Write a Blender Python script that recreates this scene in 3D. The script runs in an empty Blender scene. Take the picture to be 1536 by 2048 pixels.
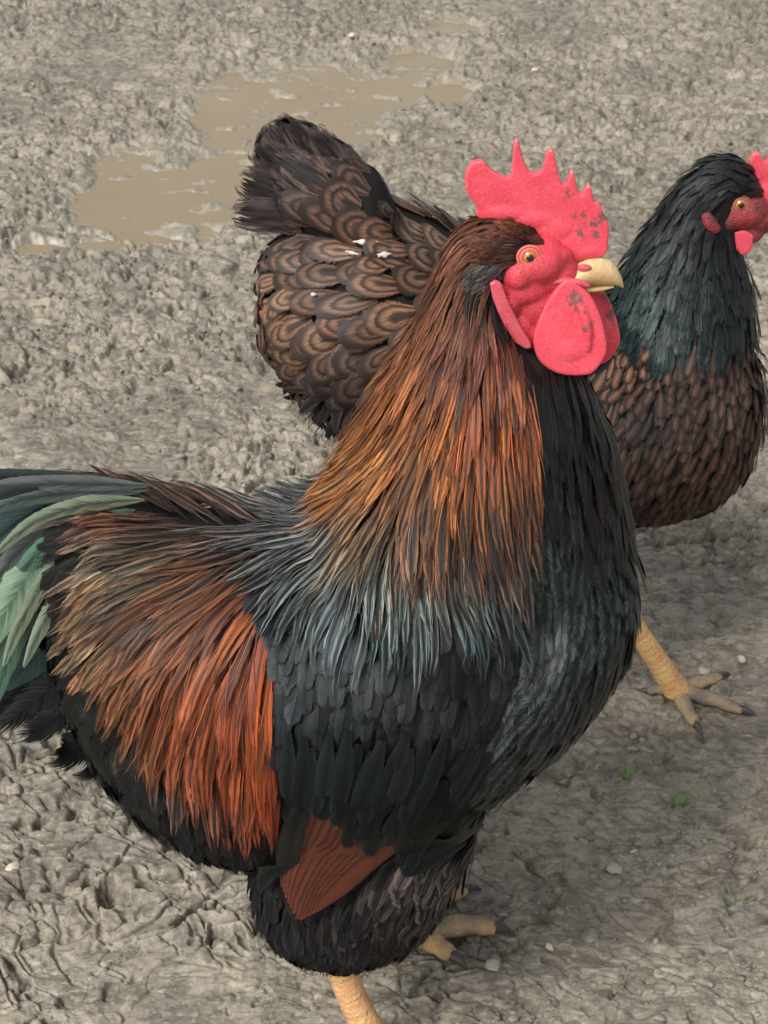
import bpy, bmesh, math, random
import numpy as np
from mathutils import Vector, Matrix
from mathutils.bvhtree import BVHTree
R = math.radians
random.seed(7)
rng = np.random.default_rng(7)
scene = bpy.context.scene
COL = scene.collection

# ------------------------------------------------------------------ camera
CAM_H = 0.87; PITCH = R(34.0); FPX = 3200.0          # focal length in pixels of a 1536 x 2048 frame
cam_d = bpy.data.cameras.new('camera')
cam = bpy.data.objects.new('camera', cam_d); COL.objects.link(cam)
cam.location = (0, 0, CAM_H); cam.rotation_euler = (math.pi/2 - PITCH, 0, 0)
cam_d.sensor_fit = 'VERTICAL'; cam_d.sensor_height = 36.0; cam_d.lens = FPX/2048*36.0
cam_d.clip_start = 0.02; cam_d.clip_end = 1000
cam_d.dof.use_dof = True; cam_d.dof.focus_distance = 0.84; cam_d.dof.aperture_fstop = 42.0
scene.camera = cam

# ------------------------------------------------------------------ sky, sun, exposure (bright overcast)
SUN_EL, SUN_ROT = R(50), R(-138)      # hazy sun high on the camera's side, to the left
world = bpy.data.worlds.new('World'); scene.world = world; world.use_nodes = True
wn = world.node_tree.nodes; wl = world.node_tree.links
bg = wn['Background']
sky = wn.new('ShaderNodeTexSky'); sky.sky_type = 'NISHITA'; sky.sun_disc = False
sky.sun_elevation = SUN_EL; sky.sun_rotation = SUN_ROT
sky.air_density = 1.0; sky.dust_density = 4.0; sky.ozone_density = 1.0
hs = wn.new('ShaderNodeHueSaturation'); hs.inputs['Saturation'].default_value = 0.22
wl.new(sky.outputs[0], hs.inputs['Color']); wl.new(hs.outputs[0], bg.inputs['Color'])
bg.inputs['Strength'].default_value = 0.098
sun_d = bpy.data.lights.new('sun', 'SUN'); sun_d.energy = 1.45; sun_d.angle = R(18); sun_d.color = (1.0, 0.965, 0.91)
sun = bpy.data.objects.new('sun', sun_d); COL.objects.link(sun)
sd = Vector((math.sin(SUN_ROT)*math.cos(SUN_EL), math.cos(SUN_ROT)*math.cos(SUN_EL), math.sin(SUN_EL)))
sun.rotation_euler = sd.to_track_quat('Z', 'Y').to_euler(); sun.location = sd*5
vs = scene.view_settings
vs.view_transform = 'Standard'; vs.look = 'None'; vs.exposure = 0.78; vs.gamma = 1.0; vs.use_curve_mapping = False
scene.cycles.use_denoising = True
scene.cycles.max_bounces = 6; scene.cycles.transparent_max_bounces = 12

# ------------------------------------------------------------------ helpers
CP, SP = math.cos(PITCH), math.sin(PITCH)
def proj(p):
    d = p[1]*CP + (CAM_H-p[2])*SP
    return 768 + FPX*p[0]/d, 1024 + FPX*((CAM_H-p[2])*CP - p[1]*SP)/d, d
def on_plane(u, v, Y):                 # photo pixel -> point on the upright plane y = Y
    a, b = (u-768)/FPX, (v-1024)/FPX
    dx, dy, dz = a, CP - b*SP, -SP - b*CP
    t = Y/dy
    return Vector((dx*t, Y, CAM_H + dz*t))
def on_ground(u, v, z=0.0):            # photo pixel -> point on the ground
    a, b = (u-768)/FPX, (v-1024)/FPX
    dx, dy, dz = a, CP - b*SP, -SP - b*CP
    t = (z-CAM_H)/dz
    return Vector((dx*t, dy*t, z))
def lin(r, g, b):
    f = lambda c: ((c/255+0.055)/1.055)**2.4 if c > 10 else c/255/12.92
    return (f(r), f(g), f(b))
def tag(o, label=None, cat=None, group=None, kind=None):
    for k, v in (('label', label), ('category', cat), ('group', group), ('kind', kind)):
        if v: o[k] = v
    return o
def link(name, me, mat=None, parent=None, smooth=True):
    o = bpy.data.objects.new(name, me); COL.objects.link(o)
    if mat: me.materials.append(mat)
    if smooth: me.polygons.foreach_set('use_smooth', [True]*len(me.polygons))
    if parent:
        o.parent = parent; o.matrix_parent_inverse = Matrix.Translation(-Vector(parent.location)) if parent.type == 'EMPTY' else Matrix()
    return o
def bm_mesh(bm, name='m'):
    me = bpy.data.meshes.new(name); bm.to_mesh(me); bm.free(); return me
def remesh(bm, voxel, smooth=4, fac=0.5, name='m'):
    """fuse overlapping closed shapes into one continuous skin"""
    me = bm_mesh(bm, name)
    o = bpy.data.objects.new('tmp', me); COL.objects.link(o)
    m = o.modifiers.new('r', 'REMESH'); m.mode = 'VOXEL'; m.voxel_size = voxel
    if smooth:
        s = o.modifiers.new('s', 'SMOOTH'); s.iterations = smooth; s.factor = fac
    dg = bpy.context.evaluated_depsgraph_get(); dg.update()
    out = bpy.data.meshes.new_from_object(o.evaluated_get(dg))
    bpy.data.objects.remove(o); bpy.data.meshes.remove(me); out.name = name
    return out
def rings_tube(bm, rings, n=24):
    """rings: (centre, axis1, axis2) lofted into a closed tube with rounded ends"""
    prev = None; first = None
    for c, a1, a2 in rings:
        vs_ = [bm.verts.new(c + a1*math.cos(2*math.pi*k/n) + a2*math.sin(2*math.pi*k/n)) for k in range(n)]
        if prev:
            for k in range(n): bm.faces.new((prev[k], prev[(k+1) % n], vs_[(k+1) % n], vs_[k]))
        else: first = vs_
        prev = vs_
    bm.faces.new(list(reversed(first))); bm.faces.new(prev)
def ellipsoid(bm, c, r, rot=None, seg=20):
    m = Matrix.Translation(c) @ (rot.to_4x4() if rot else Matrix()) @ Matrix.Diagonal((r[0], r[1], r[2], 1))
    bmesh.ops.create_uvsphere(bm, u_segments=seg, v_segments=seg//2+2, radius=1, matrix=m)
def path_tube(bm, pts, rad, n=12, flat=1.0):
    rings = []
    for i, p in enumerate(pts):
        t = (pts[min(i+1, len(pts)-1)] - pts[max(i-1, 0)]).normalized()
        s = t.cross(Vector((0, 0, 1)))
        if s.length < 1e-3: s = Vector((0, 1, 0))
        s.normalize(); q = s.cross(t)
        rings.append((p, s*rad[i], q*rad[i]*flat))
    rings_tube(bm, rings, n)
def resample(pts, n):
    """Catmull-Rom through the points"""
    P = [pts[0]] + list(pts) + [pts[-1]]; out = []
    m = len(pts)-1
    for i in range(n):
        x = i/(n-1)*m; k = min(int(x), m-1); t = x-k
        a, b, c, d = P[k], P[k+1], P[k+2], P[k+3]
        out.append(0.5*((2*b) + (c-a)*t + (2*a-5*b+4*c-d)*t*t + (3*b-a-3*c+d)*t**3))
    return out
def inpoly(u, v, poly):
    c = False; j = len(poly)-1
    for i in range(len(poly)):
        ui, vi = poly[i]; uj, vj = poly[j]
        if (vi > v) != (vj > v) and u < (uj-ui)*(v-vi)/(vj-vi)+ui: c = not c
        j = i
    return c
# ---- node material helper
class NT:
    def __init__(s, name):
        s.m = bpy.data.materials.new(name); s.m.use_nodes = True
        s.n = s.m.node_tree.nodes; s.l = s.m.node_tree.links; s.b = s.n['Principled BSDF']
    def node(s, t, **kw):
        x = s.n.new(t)
        for k, v in kw.items(): setattr(x, k, v)
        return x
    def to(s, val, sock):
        if isinstance(val, bpy.types.NodeSocket): s.l.new(val, sock)
        elif val is not None: sock.default_value = val
    def math(s, op, a, b=None, c=None, clamp=False):
        x = s.node('ShaderNodeMath', operation=op, use_clamp=clamp)
        for i, v in enumerate((a, b, c)): s.to(v, x.inputs[i])
        return x.outputs[0]
    def ramp(s, x, lo, hi):
        r = s.node('ShaderNodeMapRange', interpolation_type='SMOOTHSTEP')
        s.to(x, r.inputs[0]); s.to(lo, r.inputs[1]); s.to(hi, r.inputs[2]); return r.outputs[0]
    def mix(s, f, a, b, mode='MIX'):
        x = s.node('ShaderNodeMix', data_type='RGBA', blend_type=mode)
        s.to(f, x.inputs[0])
        s.to(a + (1,) if isinstance(a, tuple) and len(a) == 3 else a, x.inputs[6])
        s.to(b + (1,) if isinstance(b, tuple) and len(b) == 3 else b, x.inputs[7]); return x.outputs[2]
    def noise(s, vec, scale, detail=4, rough=0.55, dist=0.0):
        x = s.node('ShaderNodeTexNoise'); s.to(vec, x.inputs['Vector']); x.inputs['Scale'].default_value = scale
        x.inputs['Detail'].default_value = detail; x.inputs['Roughness'].default_value = rough
        x.inputs['Distortion'].default_value = dist; return x.outputs['Fac']
    def bump(s, h, strength, dist=0.001):
        x = s.node('ShaderNodeBump'); s.to(h, x.inputs['Height']); s.to(strength, x.inputs['Strength'])
        x.inputs['Distance'].default_value = dist; s.l.new(x.outputs[0], s.b.inputs['Normal'])
    def set(s, **kw):
        for k, v in kw.items():
            k = k.replace('_', ' ')
            if isinstance(v, tuple) and len(v) == 3 and s.b.inputs[k].type == 'RGBA': v = v + (1,)
            s.to(v, s.b.inputs[k])
        return s.m

# ------------------------------------------------------------------ noise for the ground
def _hash(ix, iy, seed):
    h = (ix.astype(np.int64)*374761393 + iy.astype(np.int64)*668265263 + seed*1442695041) & 0xffffffff
    h = ((h ^ (h >> 13))*1274126177) & 0xffffffff
    h = ((h ^ (h >> 16))*2246822519) & 0xffffffff
    return (h ^ (h >> 15)) & 0xffffffff
def perlin(x, y, seed=0):
    ix, iy = np.floor(x), np.floor(y); fx, fy = x-ix, y-iy
    ux, uy = fx*fx*fx*(fx*(fx*6-15)+10), fy*fy*fy*(fy*(fy*6-15)+10)
    def g(dx, dy):
        a = _hash(ix+dx, iy+dy, seed)/4294967296.0*2*np.pi
        return np.cos(a)*(fx-dx) + np.sin(a)*(fy-dy)
    a, b, c, d = g(0, 0), g(1, 0), g(0, 1), g(1, 1)
    return 1.5*((a+(b-a)*ux) + ((c+(d-c)*ux)-(a+(b-a)*ux))*uy)
def fbm(x, y, seed, oct=4, gain=0.5):
    s = 0; a = 1.0
    for o in range(oct):
        s = s + a*perlin(x*2**o + 17.3*o, y*2**o - 9.1*o, seed+o); a *= gain
    return s
def worley(x, y, seed):
    ix, iy = np.floor(x), np.floor(y); f1 = np.full(x.shape, 9.0); f2 = np.full(x.shape, 9.0); idv = np.zeros(x.shape)
    for dx in (-1, 0, 1):
        for dy in (-1, 0, 1):
            h = _hash(ix+dx, iy+dy, seed); h2 = _hash(ix+dx, iy+dy, seed+77)
            px = ix+dx + h/4294967296.0; py = iy+dy + h2/4294967296.0
            d = np.hypot(px-x, py-y); near = d < f1
            f2 = np.where(near, f1, np.minimum(f2, d)); idv = np.where(near, ((h >> 7) & 1023)/1023.0, idv); f1 = np.minimum(f1, d)
    return f1, f2, idv
def sstep(a, b, x):
    t = np.clip((x-a)/(b-a), 0, 1); return t*t*(3-2*t)
WATER_Z = -0.0086
PUDDLE = [  # (u, v, half width px, half height px) of the flooded hollows in the photo
    (330, 400, 150, 62), (420, 360, 100, 40), (250, 345, 60, 40), (330, 455, 90, 30), (620, 190, 110, 55), (690, 245, 70, 36), (560, 250, 100, 28),
    (450, 205, 60, 50), (490, 290, 70, 26), (840, 130, 60, 24), (900, 190, 40, 24), (80, 500, 40, 10), (900, 60, 60, 14), (760, 190, 70, 30), (200, 500, 50, 16)]
PUD = []
for (u, v, a, b) in PUDDLE:
    c = on_ground(u, v, WATER_Z); PUD.append((c.x, c.y, abs(on_ground(u+a, v).x-on_ground(u, v).x), abs(on_ground(u, v-b).y-on_ground(u, v+b).y)/2))
def puddle_mask(x, y):
    m = np.full(x.shape, -1.0)
    for (cx, cy, rx, ry) in PUD:
        q = 1-np.sqrt(((x-cx)/rx)**2 + ((y-cy)/ry)**2)
        m = np.maximum(m, q)
    return m + 0.30*fbm(x*9, y*5, 91, 3)
def ground_h(x, y):
    wx = x + 0.022*fbm(x*9, y*9, 3, 4); wy = y + 0.022*fbm(x*9, y*9, 5, 4)
    m = puddle_mask(x, y)
    wet = sstep(-1.1, 0.0, m + 0.25*fbm(x*3, y*3, 19, 3)); low = sstep(-0.6, 0.15, m)
    dry = 1-0.72*low
    far_ = 1-0.10*sstep(1.2, 2.0, y)
    h = 0.010*fbm(x*2.2, y*2.2, 11, 3)*(1-low)
    rough = sstep(-0.35, 0.4, fbm(x*2.1, y*2.1, 23, 3)+0.6*sstep(1.15, 1.8, y))*dry         # trampled patches and smoother ones
    g = sstep(-0.25, 0.25, fbm(x*3.1, y*3.1, 77, 2))                                          # smears run two ways
    a1 = wx*0.92+wy*0.38; b1 = wy*0.92-wx*0.38; a2 = wx*0.85-wy*0.53; b2 = wy*0.85+wx*0.53
    s1 = fbm(a1*9, b1*24, 29, 4, 0.55); s2 = fbm(a2*9, b2*24, 33, 4, 0.55); sm = s1*(1-g)+s2*g
    h = h + rough*0.012*(np.abs(sm)-0.22) + 0.0025*sm*dry
    edge = np.abs(fbm(wx*17+4, wy*23, 45, 3)); h = h - (0.25*dry+rough)*0.0060*(1-sstep(0.0, 0.10, edge))*far_   # cracks and slots between lumps
    f1, f2, idv = worley(wx*34, wy*44, 31); clump = np.clip((f2-f1)*2.2, 0, 1)
    h = h + rough*0.0055*(idv-0.45)*sstep(0.0, 0.4, clump) - rough*0.0080*far_*(1-sstep(0.02, 0.22, clump))*sstep(0.25, 0.6, idv)
    h = h + 0.0022*fbm(wx*40, wy*50, 41, 3, 0.5)*(0.55*dry+0.4*rough)
    pit = sstep(0.30, 0.46, perlin(a1*22+5, b1*48, 53)*0.8 + 0.45*perlin(wx*70, wy*90, 57))
    h = h - pit*0.0115*(0.30+rough)*(1-low)*far_
    pit2 = sstep(0.42, 0.58, perlin(a2*55+9, b2*110, 63)*0.9 + 0.35*perlin(wx*19, wy*19, 67))
    h = h - pit2*0.0045*(0.6+rough)*(1-low)*far_
    h = h + 0.0005*fbm(x*180, y*180, 61, 3, 0.6)
    # the hollow, with strokes of mud smeared across it standing out of the water
    h = h - 0.0125*low + low*0.0140*np.maximum(0, sm*0.55+0.75*fbm(wx*8, wy*30, 71, 3)-0.10)
    return h, wet
def gh(x, y):
    h, _ = ground_h(np.array([float(x)]), np.array([float(y)])); return float(h[0])

# ------------------------------------------------------------------ materials: ground and water
def mat_mud():
    t = NT('mud'); geo = t.node('ShaderNodeNewGeometry').outputs['Position']
    wet = t.node('ShaderNodeAttribute', attribute_name='wet').outputs['Fac']
    a = t.noise(geo, 5, 5, 0.6); b = t.noise(geo, 60, 6, 0.65); c = t.noise(geo, 420, 4, 0.7); e = t.noise(geo, 17, 4, 0.6, 0.6)
    mp = t.node('ShaderNodeMapping'); t.l.new(geo, mp.inputs[0]); mp.inputs['Rotation'].default_value = (0, 0, 0.4); mp.inputs['Scale'].default_value = (1, 2.1, 1)
    d = t.noise(mp.outputs[0], 75, 6, 0.68, 0.8)
    col = t.mix(t.ramp(a, 0.32, 0.68), (0.175, 0.153, 0.119), (0.281, 0.250, 0.196))
    col = t.mix(t.math('MULTIPLY', t.ramp(e, 0.50, 0.68), 0.6), col, (0.350, 0.307, 0.216))
    col = t.mix(t.math('MULTIPLY', t.ramp(b, 0.45, 0.62), 0.8), col, (0.106, 0.090, 0.070))
    col = t.mix(t.math('MULTIPLY', t.ramp(d, 0.52, 0.64), 0.75), col, (0.355, 0.320, 0.252))
    col = t.mix(t.math('MULTIPLY', t.ramp(d, 0.45, 0.36), 0.65), col, (0.066, 0.055, 0.042))  # low spots of the noise darkened to stand in for pit shade
    col = t.mix(t.math('MULTIPLY', t.math('MULTIPLY', t.ramp(c, 0.55, 0.68), t.ramp(a, 0.42, 0.60)), 0.75), col, (0.488, 0.421, 0.278))
    col = t.mix(t.math('MULTIPLY', t.ramp(c, 0.46, 0.32), 0.5), col, (0.080, 0.067, 0.051))
    col = t.mix(t.math('MULTIPLY', wet, 0.45), col, (0.318, 0.286, 0.223))  # wet mud lightened in colour, painting in the sky's reflection
    damp = t.ramp(t.noise(geo, 9, 4, 0.6), 0.42, 0.62)
    rgh = t.math('SUBTRACT', t.math('SUBTRACT', t.math('ADD', 0.62, t.math('MULTIPLY', b, 0.25)), t.math('MULTIPLY', damp, 0.20)), t.math('MULTIPLY', wet, 0.36))
    t.bump(t.math('ADD', t.math('MULTIPLY', b, 1.0), t.math('ADD', t.math('MULTIPLY', d, 0.9), t.math('MULTIPLY', c, 0.2))), 0.40, 0.003)
    return t.set(Base_Color=col, Roughness=rgh, Specular_IOR_Level=0.6)
def mat_water():
    t = NT('muddy_water'); geo = t.node('ShaderNodeNewGeometry').outputs['Position']
    a = t.noise(geo, 7, 4, 0.6)
    col = t.mix(a, (0.225, 0.172, 0.102), (0.275, 0.218, 0.138))
    t.bump(t.noise(geo, 45, 2), 0.03, 0.002)
    return t.set(Base_Color=col, Roughness=0.06, IOR=1.33, Specular_IOR_Level=0.5)
M_MUD = mat_mud(); M_WATER = mat_water()

# ------------------------------------------------------------------ ground sheet
def build_ground():
    s_in = np.linspace(-0.36, 0.36, 560)
    ext = []; x = 0.36; d = 0.72/560
    while x < 400: d *= 1.12; x += d; ext.append(x)
    s = np.concatenate([-np.array(ext[::-1]), s_in, np.array(ext)])
    ys = []; y = 0.42
    while y < 3.5: ys.append(y); y += 0.00125*y**1.5
    d = 0.02
    while y < 400: ys.append(y); d *= 1.16; y += d
    back = []; y = 0.42; d = 0.003
    while y > -60: d *= 1.2; y -= d; back.append(y)
    ys = np.array(back[::-1] + ys)
    S, Y = np.meshgrid(s, ys); X = S*np.maximum(np.abs(Y), 0.42)
    Z, W = ground_h(X, Y)
    Z = Z*sstep(40, 6, np.hypot(X, Y))
    ny, nx = X.shape
    co = np.stack([X, Y, Z], -1).reshape(-1, 3)
    idx = np.arange(ny*nx).reshape(ny, nx)
    q = np.stack([idx[:-1, :-1], idx[:-1, 1:], idx[1:, 1:], idx[1:, :-1]], -1).reshape(-1, 4)
    me = bpy.data.meshes.new('ground')
    me.vertices.add(len(co)); me.vertices.foreach_set('co', co.astype(np.float32).ravel())
    me.loops.add(q.size); me.loops.foreach_set('vertex_index', q.astype(np.int32).ravel())
    me.polygons.add(len(q)); me.polygons.foreach_set('loop_start', np.arange(0, q.size, 4, dtype=np.int32))
    me.update(calc_edges=True)
    at = me.attributes.new('wet', 'FLOAT', 'POINT'); at.data.foreach_set('value', W.astype(np.float32).ravel())
    tag(link('ground', me, M_MUD), kind='structure')
build_ground()
def build_puddle():
    bm = bmesh.new()
    xs = [p[0]-p[2]*1.6 for p in PUD] + [p[0]+p[2]*1.6 for p in PUD]; yy = [p[1]-p[3]*1.6 for p in PUD] + [p[1]+p[3]*1.6 for p in PUD]
    vsq = [bm.verts.new(c) for c in ((min(xs), min(yy), WATER_Z), (max(xs), min(yy), WATER_Z), (max(xs), max(yy), WATER_Z), (min(xs), max(yy), WATER_Z))]
    bm.faces.new(vsq)
    tag(link('puddle', bm_mesh(bm), M_WATER), kind='structure')
build_puddle()

# ------------------------------------------------------------------ materials: birds
def feather_mat(name, rough=0.42, spec=0.5, streak=0.5, sheen=None, laced=False, along=1.4, across=7.0, bump=0.35, barb=False, coat=0.0, fringe=0.35):
    t = NT(name)
    A = t.node('ShaderNodeAttribute', attribute_name='ca'); B = t.node('ShaderNodeAttribute', attribute_name='cb')
    F = t.node('ShaderNodeAttribute', attribute_name='fuv')
    sx = t.node('ShaderNodeSeparateXYZ'); t.l.new(F.outputs['Vector'], sx.inputs[0])
    u, v, r = sx.outputs
    au = t.math('ABSOLUTE', u)
    cv = t.node('ShaderNodeCombineXYZ')
    t.to(t.math('MULTIPLY', u, across), cv.inputs[0]); t.to(t.math('MULTIPLY', v, along), cv.inputs[1]); t.to(t.math('MULTIPLY', r, 91.0), cv.inputs[2])
    st = t.noise(cv.outputs[0], 1.0, 3, 0.6)
    if barb:      # barbs sweeping from the shaft to the edge
        w = t.math('SUBTRACT', t.math('MULTIPLY', v, 60.0), t.math('MULTIPLY', au, 9.0))
        cb2 = t.node('ShaderNodeCombineXYZ'); t.to(w, cb2.inputs[0]); t.to(t.math('MULTIPLY', u, 0.8), cb2.inputs[1]); t.to(t.math('MULTIPLY', r, 91.0), cb2.inputs[2])
        st = t.noise(cb2.outputs[0], 1.0, 2, 0.6)
    if laced:
        yy = t.math('MAXIMUM', t.math('MULTIPLY', t.math('SUBTRACT', v, 0.38), 1.70), 0.0)
        q = t.math('SQRT', t.math('ADD', t.math('MULTIPLY', u, u), t.math('MULTIPLY', yy, yy)))
        q = t.math('ADD', q, t.math('MULTIPLY', t.math('SUBTRACT', st, 0.5), 0.16))
        q = t.math('ADD', q, t.math('MULTIPLY', t.math('SUBTRACT', r, 0.5), 0.20))
        # inner black eye + black ring + black rim
        rim = t.ramp(q, 0.66, 0.88); ring = t.math('MULTIPLY', t.ramp(q, 0.34, 0.50), t.ramp(q, 0.64, 0.52)); eye = t.ramp(q, 0.26, 0.06)
        m = t.math('MULTIPLY', t.math('MAXIMUM', t.math('MAXIMUM', rim, ring), eye), t.math('ADD', 0.55, t.math('MULTIPLY', st, 0.75)), clamp=True)
    else:
        sm = t.math('ADD', au, t.math('MULTIPLY', t.math('SUBTRACT', st, 0.5), 1.1))
        m = t.ramp(t.math('SUBTRACT', B.outputs['Alpha'], sm), -0.28, 0.28)
    col = t.mix(m, A.outputs['Color'], B.outputs['Color'])
    k = t.math('ADD', 1.0-streak*0.5, t.math('MULTIPLY', t.ramp(st, 0.25, 0.75), streak))
    vm = t.node('ShaderNodeVectorMath', operation='SCALE'); t.l.new(col, vm.inputs[0]); t.to(k, vm.inputs['Scale'])
    shaft = t.ramp(au, 0.10, 0.02)
    h = t.math('ADD', st, t.math('MULTIPLY', shaft, 0.5))
    t.bump(h, bump, 0.0006)
    t.set(Base_Color=vm.outputs[0], Roughness=rough, Specular_IOR_Level=spec)
    if fringe:    # barbs part at the rim
        fz = t.node('ShaderNodeCombineXYZ')
        if barb or laced:
            t.to(t.math('SUBTRACT', t.math('MULTIPLY', v, 46.0), t.math('MULTIPLY', au, 12.0)), fz.inputs[0]); t.to(t.math('SIGN', u), fz.inputs[1])
        else:
            t.to(t.math('MULTIPLY', u, 9.0), fz.inputs[0]); t.to(t.math('MULTIPLY', v, 5.0), fz.inputs[1])
        t.to(t.math('MULTIPLY', r, 57.0), fz.inputs[2])
        fn = t.noise(fz.outputs[0], 1.0, 1, 0.5)
        rim = t.math('MINIMUM', t.math('DIVIDE', t.math('SUBTRACT', 1.0, au), fringe), t.math('DIVIDE', t.math('SUBTRACT', 1.0, v), fringe*0.45))
        t.set(Alpha=t.ramp(t.math('ADD', rim, t.math('MULTIPLY', t.math('SUBTRACT', fn, 0.5), 1.8)), 0.30, 0.62))
    if coat: t.set(Coat_Weight=coat, Coat_Roughness=0.3)
    if sheen: t.set(Specular_Tint=sheen)
    return t.m
M_HACKLE = feather_mat('hackle_feather', 0.40, 0.24, 1.6, along=1.3, across=13, fringe=.7)
M_SADDLE = feather_mat('saddle_feather', 0.42, 0.24, 1.6, along=1.3, across=15, fringe=.7)
M_BLACK = feather_mat('glossy_black_feather', 0.38, 0.26, 0.9, sheen=(0.93, 1.0, 0.99), barb=True, fringe=.6)
M_WBLACK = feather_mat('matt_black_wing_feather', 0.40, 0.20, 0.35, sheen=(0.9, 1.0, 0.99), barb=True, fringe=.3)
M_FLUFF = feather_mat('black_fluff', 0.7, 0.2, 0.7, along=1.0, across=5)
M_WING = feather_mat('wing_feather', 0.45, 0.35, 0.3, barb=True, bump=0.2, fringe=0)
M_TAIL = feather_mat('tail_feather', 0.34, 0.6, 0.5, sheen=(0.75, 1.0, 0.85), barb=True, bump=0.25, coat=0.15, fringe=.16)
M_LACED = feather_mat('laced_feather', 0.55, 0.28, 0.9, laced=True, barb=False, along=5, across=9, fringe=.30)
M_HENBR = feather_mat('hen_breast_feather', 0.6, 0.25, 0.9, along=4, across=6, fringe=.7)
def skin_mat(name, c1, c2, c3, scale=300, rough=0.5, bump=0.6, spots=None, sss=0.0, rimk=0.0):
    t = NT(name); g = t.node('ShaderNodeNewGeometry').outputs['Position']
    a = t.noise(g, scale*0.35, 4, 0.6); b = t.noise(g, scale*2.2, 3, 0.6); vor = t.node('ShaderNodeTexVoronoi'); vor.inputs['Scale'].default_value = scale*3.2
    t.l.new(g, vor.inputs['Vector'])
    col = t.mix(t.ramp(a, 0.35, 0.65), c1, c2); col = t.mix(t.math('MULTIPLY', t.ramp(b, 0.42, 0.78), 0.28), col, c3)
    pt = t.node('ShaderNodeNewGeometry').outputs['Pointiness']
    col = t.mix(t.math('MULTIPLY', t.ramp(t.math('ADD', pt, t.math('MULTIPLY', a, 0.06)), 0.555, 0.64), rimk), col, (0.72, 0.42, 0.38))
    if spots:
        sp = t.noise(g, 150, 4, 0.7); mk = t.node('ShaderNodeAttribute', attribute_name='scab').outputs['Fac']
        col = t.mix(t.math('MULTIPLY', t.ramp(t.math('ADD', sp, t.math('MULTIPLY', mk, 0.30)), 0.66, 0.78), 0.85), col, spots)
    t.bump(t.math('ADD', vor.outputs['Distance'], t.math('MULTIPLY', b, 0.8)), bump, 0.0012)
    t.set(Base_Color=col, Roughness=rough, Specular_IOR_Level=0.4)
    if sss: t.set(Subsurface_Weight=sss, Subsurface_Radius=(0.004, 0.0012, 0.001), Subsurface_Scale=0.6)
    return t.m
M_COMB = skin_mat('red_comb_skin', (0.80, 0.085, 0.125), (0.74, 0.060, 0.092), (0.84, 0.25, 0.28), spots=(0.13, 0.085, 0.08), sss=0.12, bump=0.18, rimk=0.9)
M_FACE = skin_mat('red_face_skin', (0.66, 0.055, 0.085), (0.50, 0.040, 0.060), (0.72, 0.18, 0.19), sss=0.1, bump=0.28)
M_LOBE = skin_mat('pale_red_earlobe', (0.66, 0.10, 0.14), (0.58, 0.055, 0.085), (0.74, 0.26, 0.28), sss=0.1, bump=0.15)
M_BEAK = skin_mat('horn_beak', (0.66, 0.48, 0.24), (0.58, 0.38, 0.17), (0.70, 0.58, 0.38), scale=120, rough=0.38, bump=0.15)
M_HFACE = skin_mat('hen_face_skin', (0.40, 0.045, 0.050), (0.14, 0.030, 0.032), (0.50, 0.14, 0.13))
M_LEG = skin_mat('yellow_leg_scales', (0.68, 0.44, 0.17), (0.60, 0.30, 0.14), (0.72, 0.56, 0.32), scale=140, rough=0.5, bump=0.5)
M_MUDTOE = skin_mat('mud_caked_toe', (0.40, 0.29, 0.15), (0.17, 0.145, 0.115), (0.20, 0.175, 0.14), scale=110, rough=0.7, bump=0.6)
M_MUDDYLEG = skin_mat('muddy_leg_scales', (0.50, 0.32, 0.13), (0.24, 0.18, 0.12), (0.22, 0.18, 0.14), scale=120, rough=0.6, bump=0.6)
M_CLAW = skin_mat('dark_claw', (0.07, 0.06, 0.055), (0.05, 0.045, 0.04), (0.13, 0.12, 0.10), scale=200, rough=0.4, bump=0.2)
def plain(name, c, rough=0.3, spec=0.5, coat=0.0):
    t = NT(name); g = t.node('ShaderNodeNewGeometry').outputs['Position']
    n = t.noise(g, 900, 2); col = t.mix(n, tuple(x*0.8 for x in c), tuple(min(1, x*1.2) for x in c))
    return t.set(Base_Color=col, Roughness=rough, Specular_IOR_Level=spec, Coat_Weight=coat)
M_IRIS = plain('amber_iris', (0.50, 0.16, 0.03), 0.15, 0.5, 1.0); M_PUPIL = plain('black_pupil', (0.006, 0.005, 0.005), 0.05, 0.5, 1.0)
M_LID = plain('pink_eyelid', (0.64, 0.15, 0.12), 0.5); M_HLID = plain('dusky_eyelid', (0.36, 0.13, 0.09), 0.5)
M_CORE = plain('dark_gap_shade', (0.018, 0.016, 0.016), 0.8, 0.1)  # near-black core colour makes the gaps between feathers look shaded

M_DROP = plain('white_dropping', (0.55, 0.52, 0.46), 0.8, 0.2); M_STONE = plain('pale_stone', (0.52, 0.46, 0.35), 0.7, 0.3); M_STONE2 = plain('grey_stone', (0.38, 0.35, 0.30), 0.7, 0.3)
M_TWIG = plain('dark_twig', (0.06, 0.048, 0.038), 0.8, 0.2); M_GRASS = plain('young_grass', (0.13, 0.20, 0.06), 0.5, 0.4)
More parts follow.
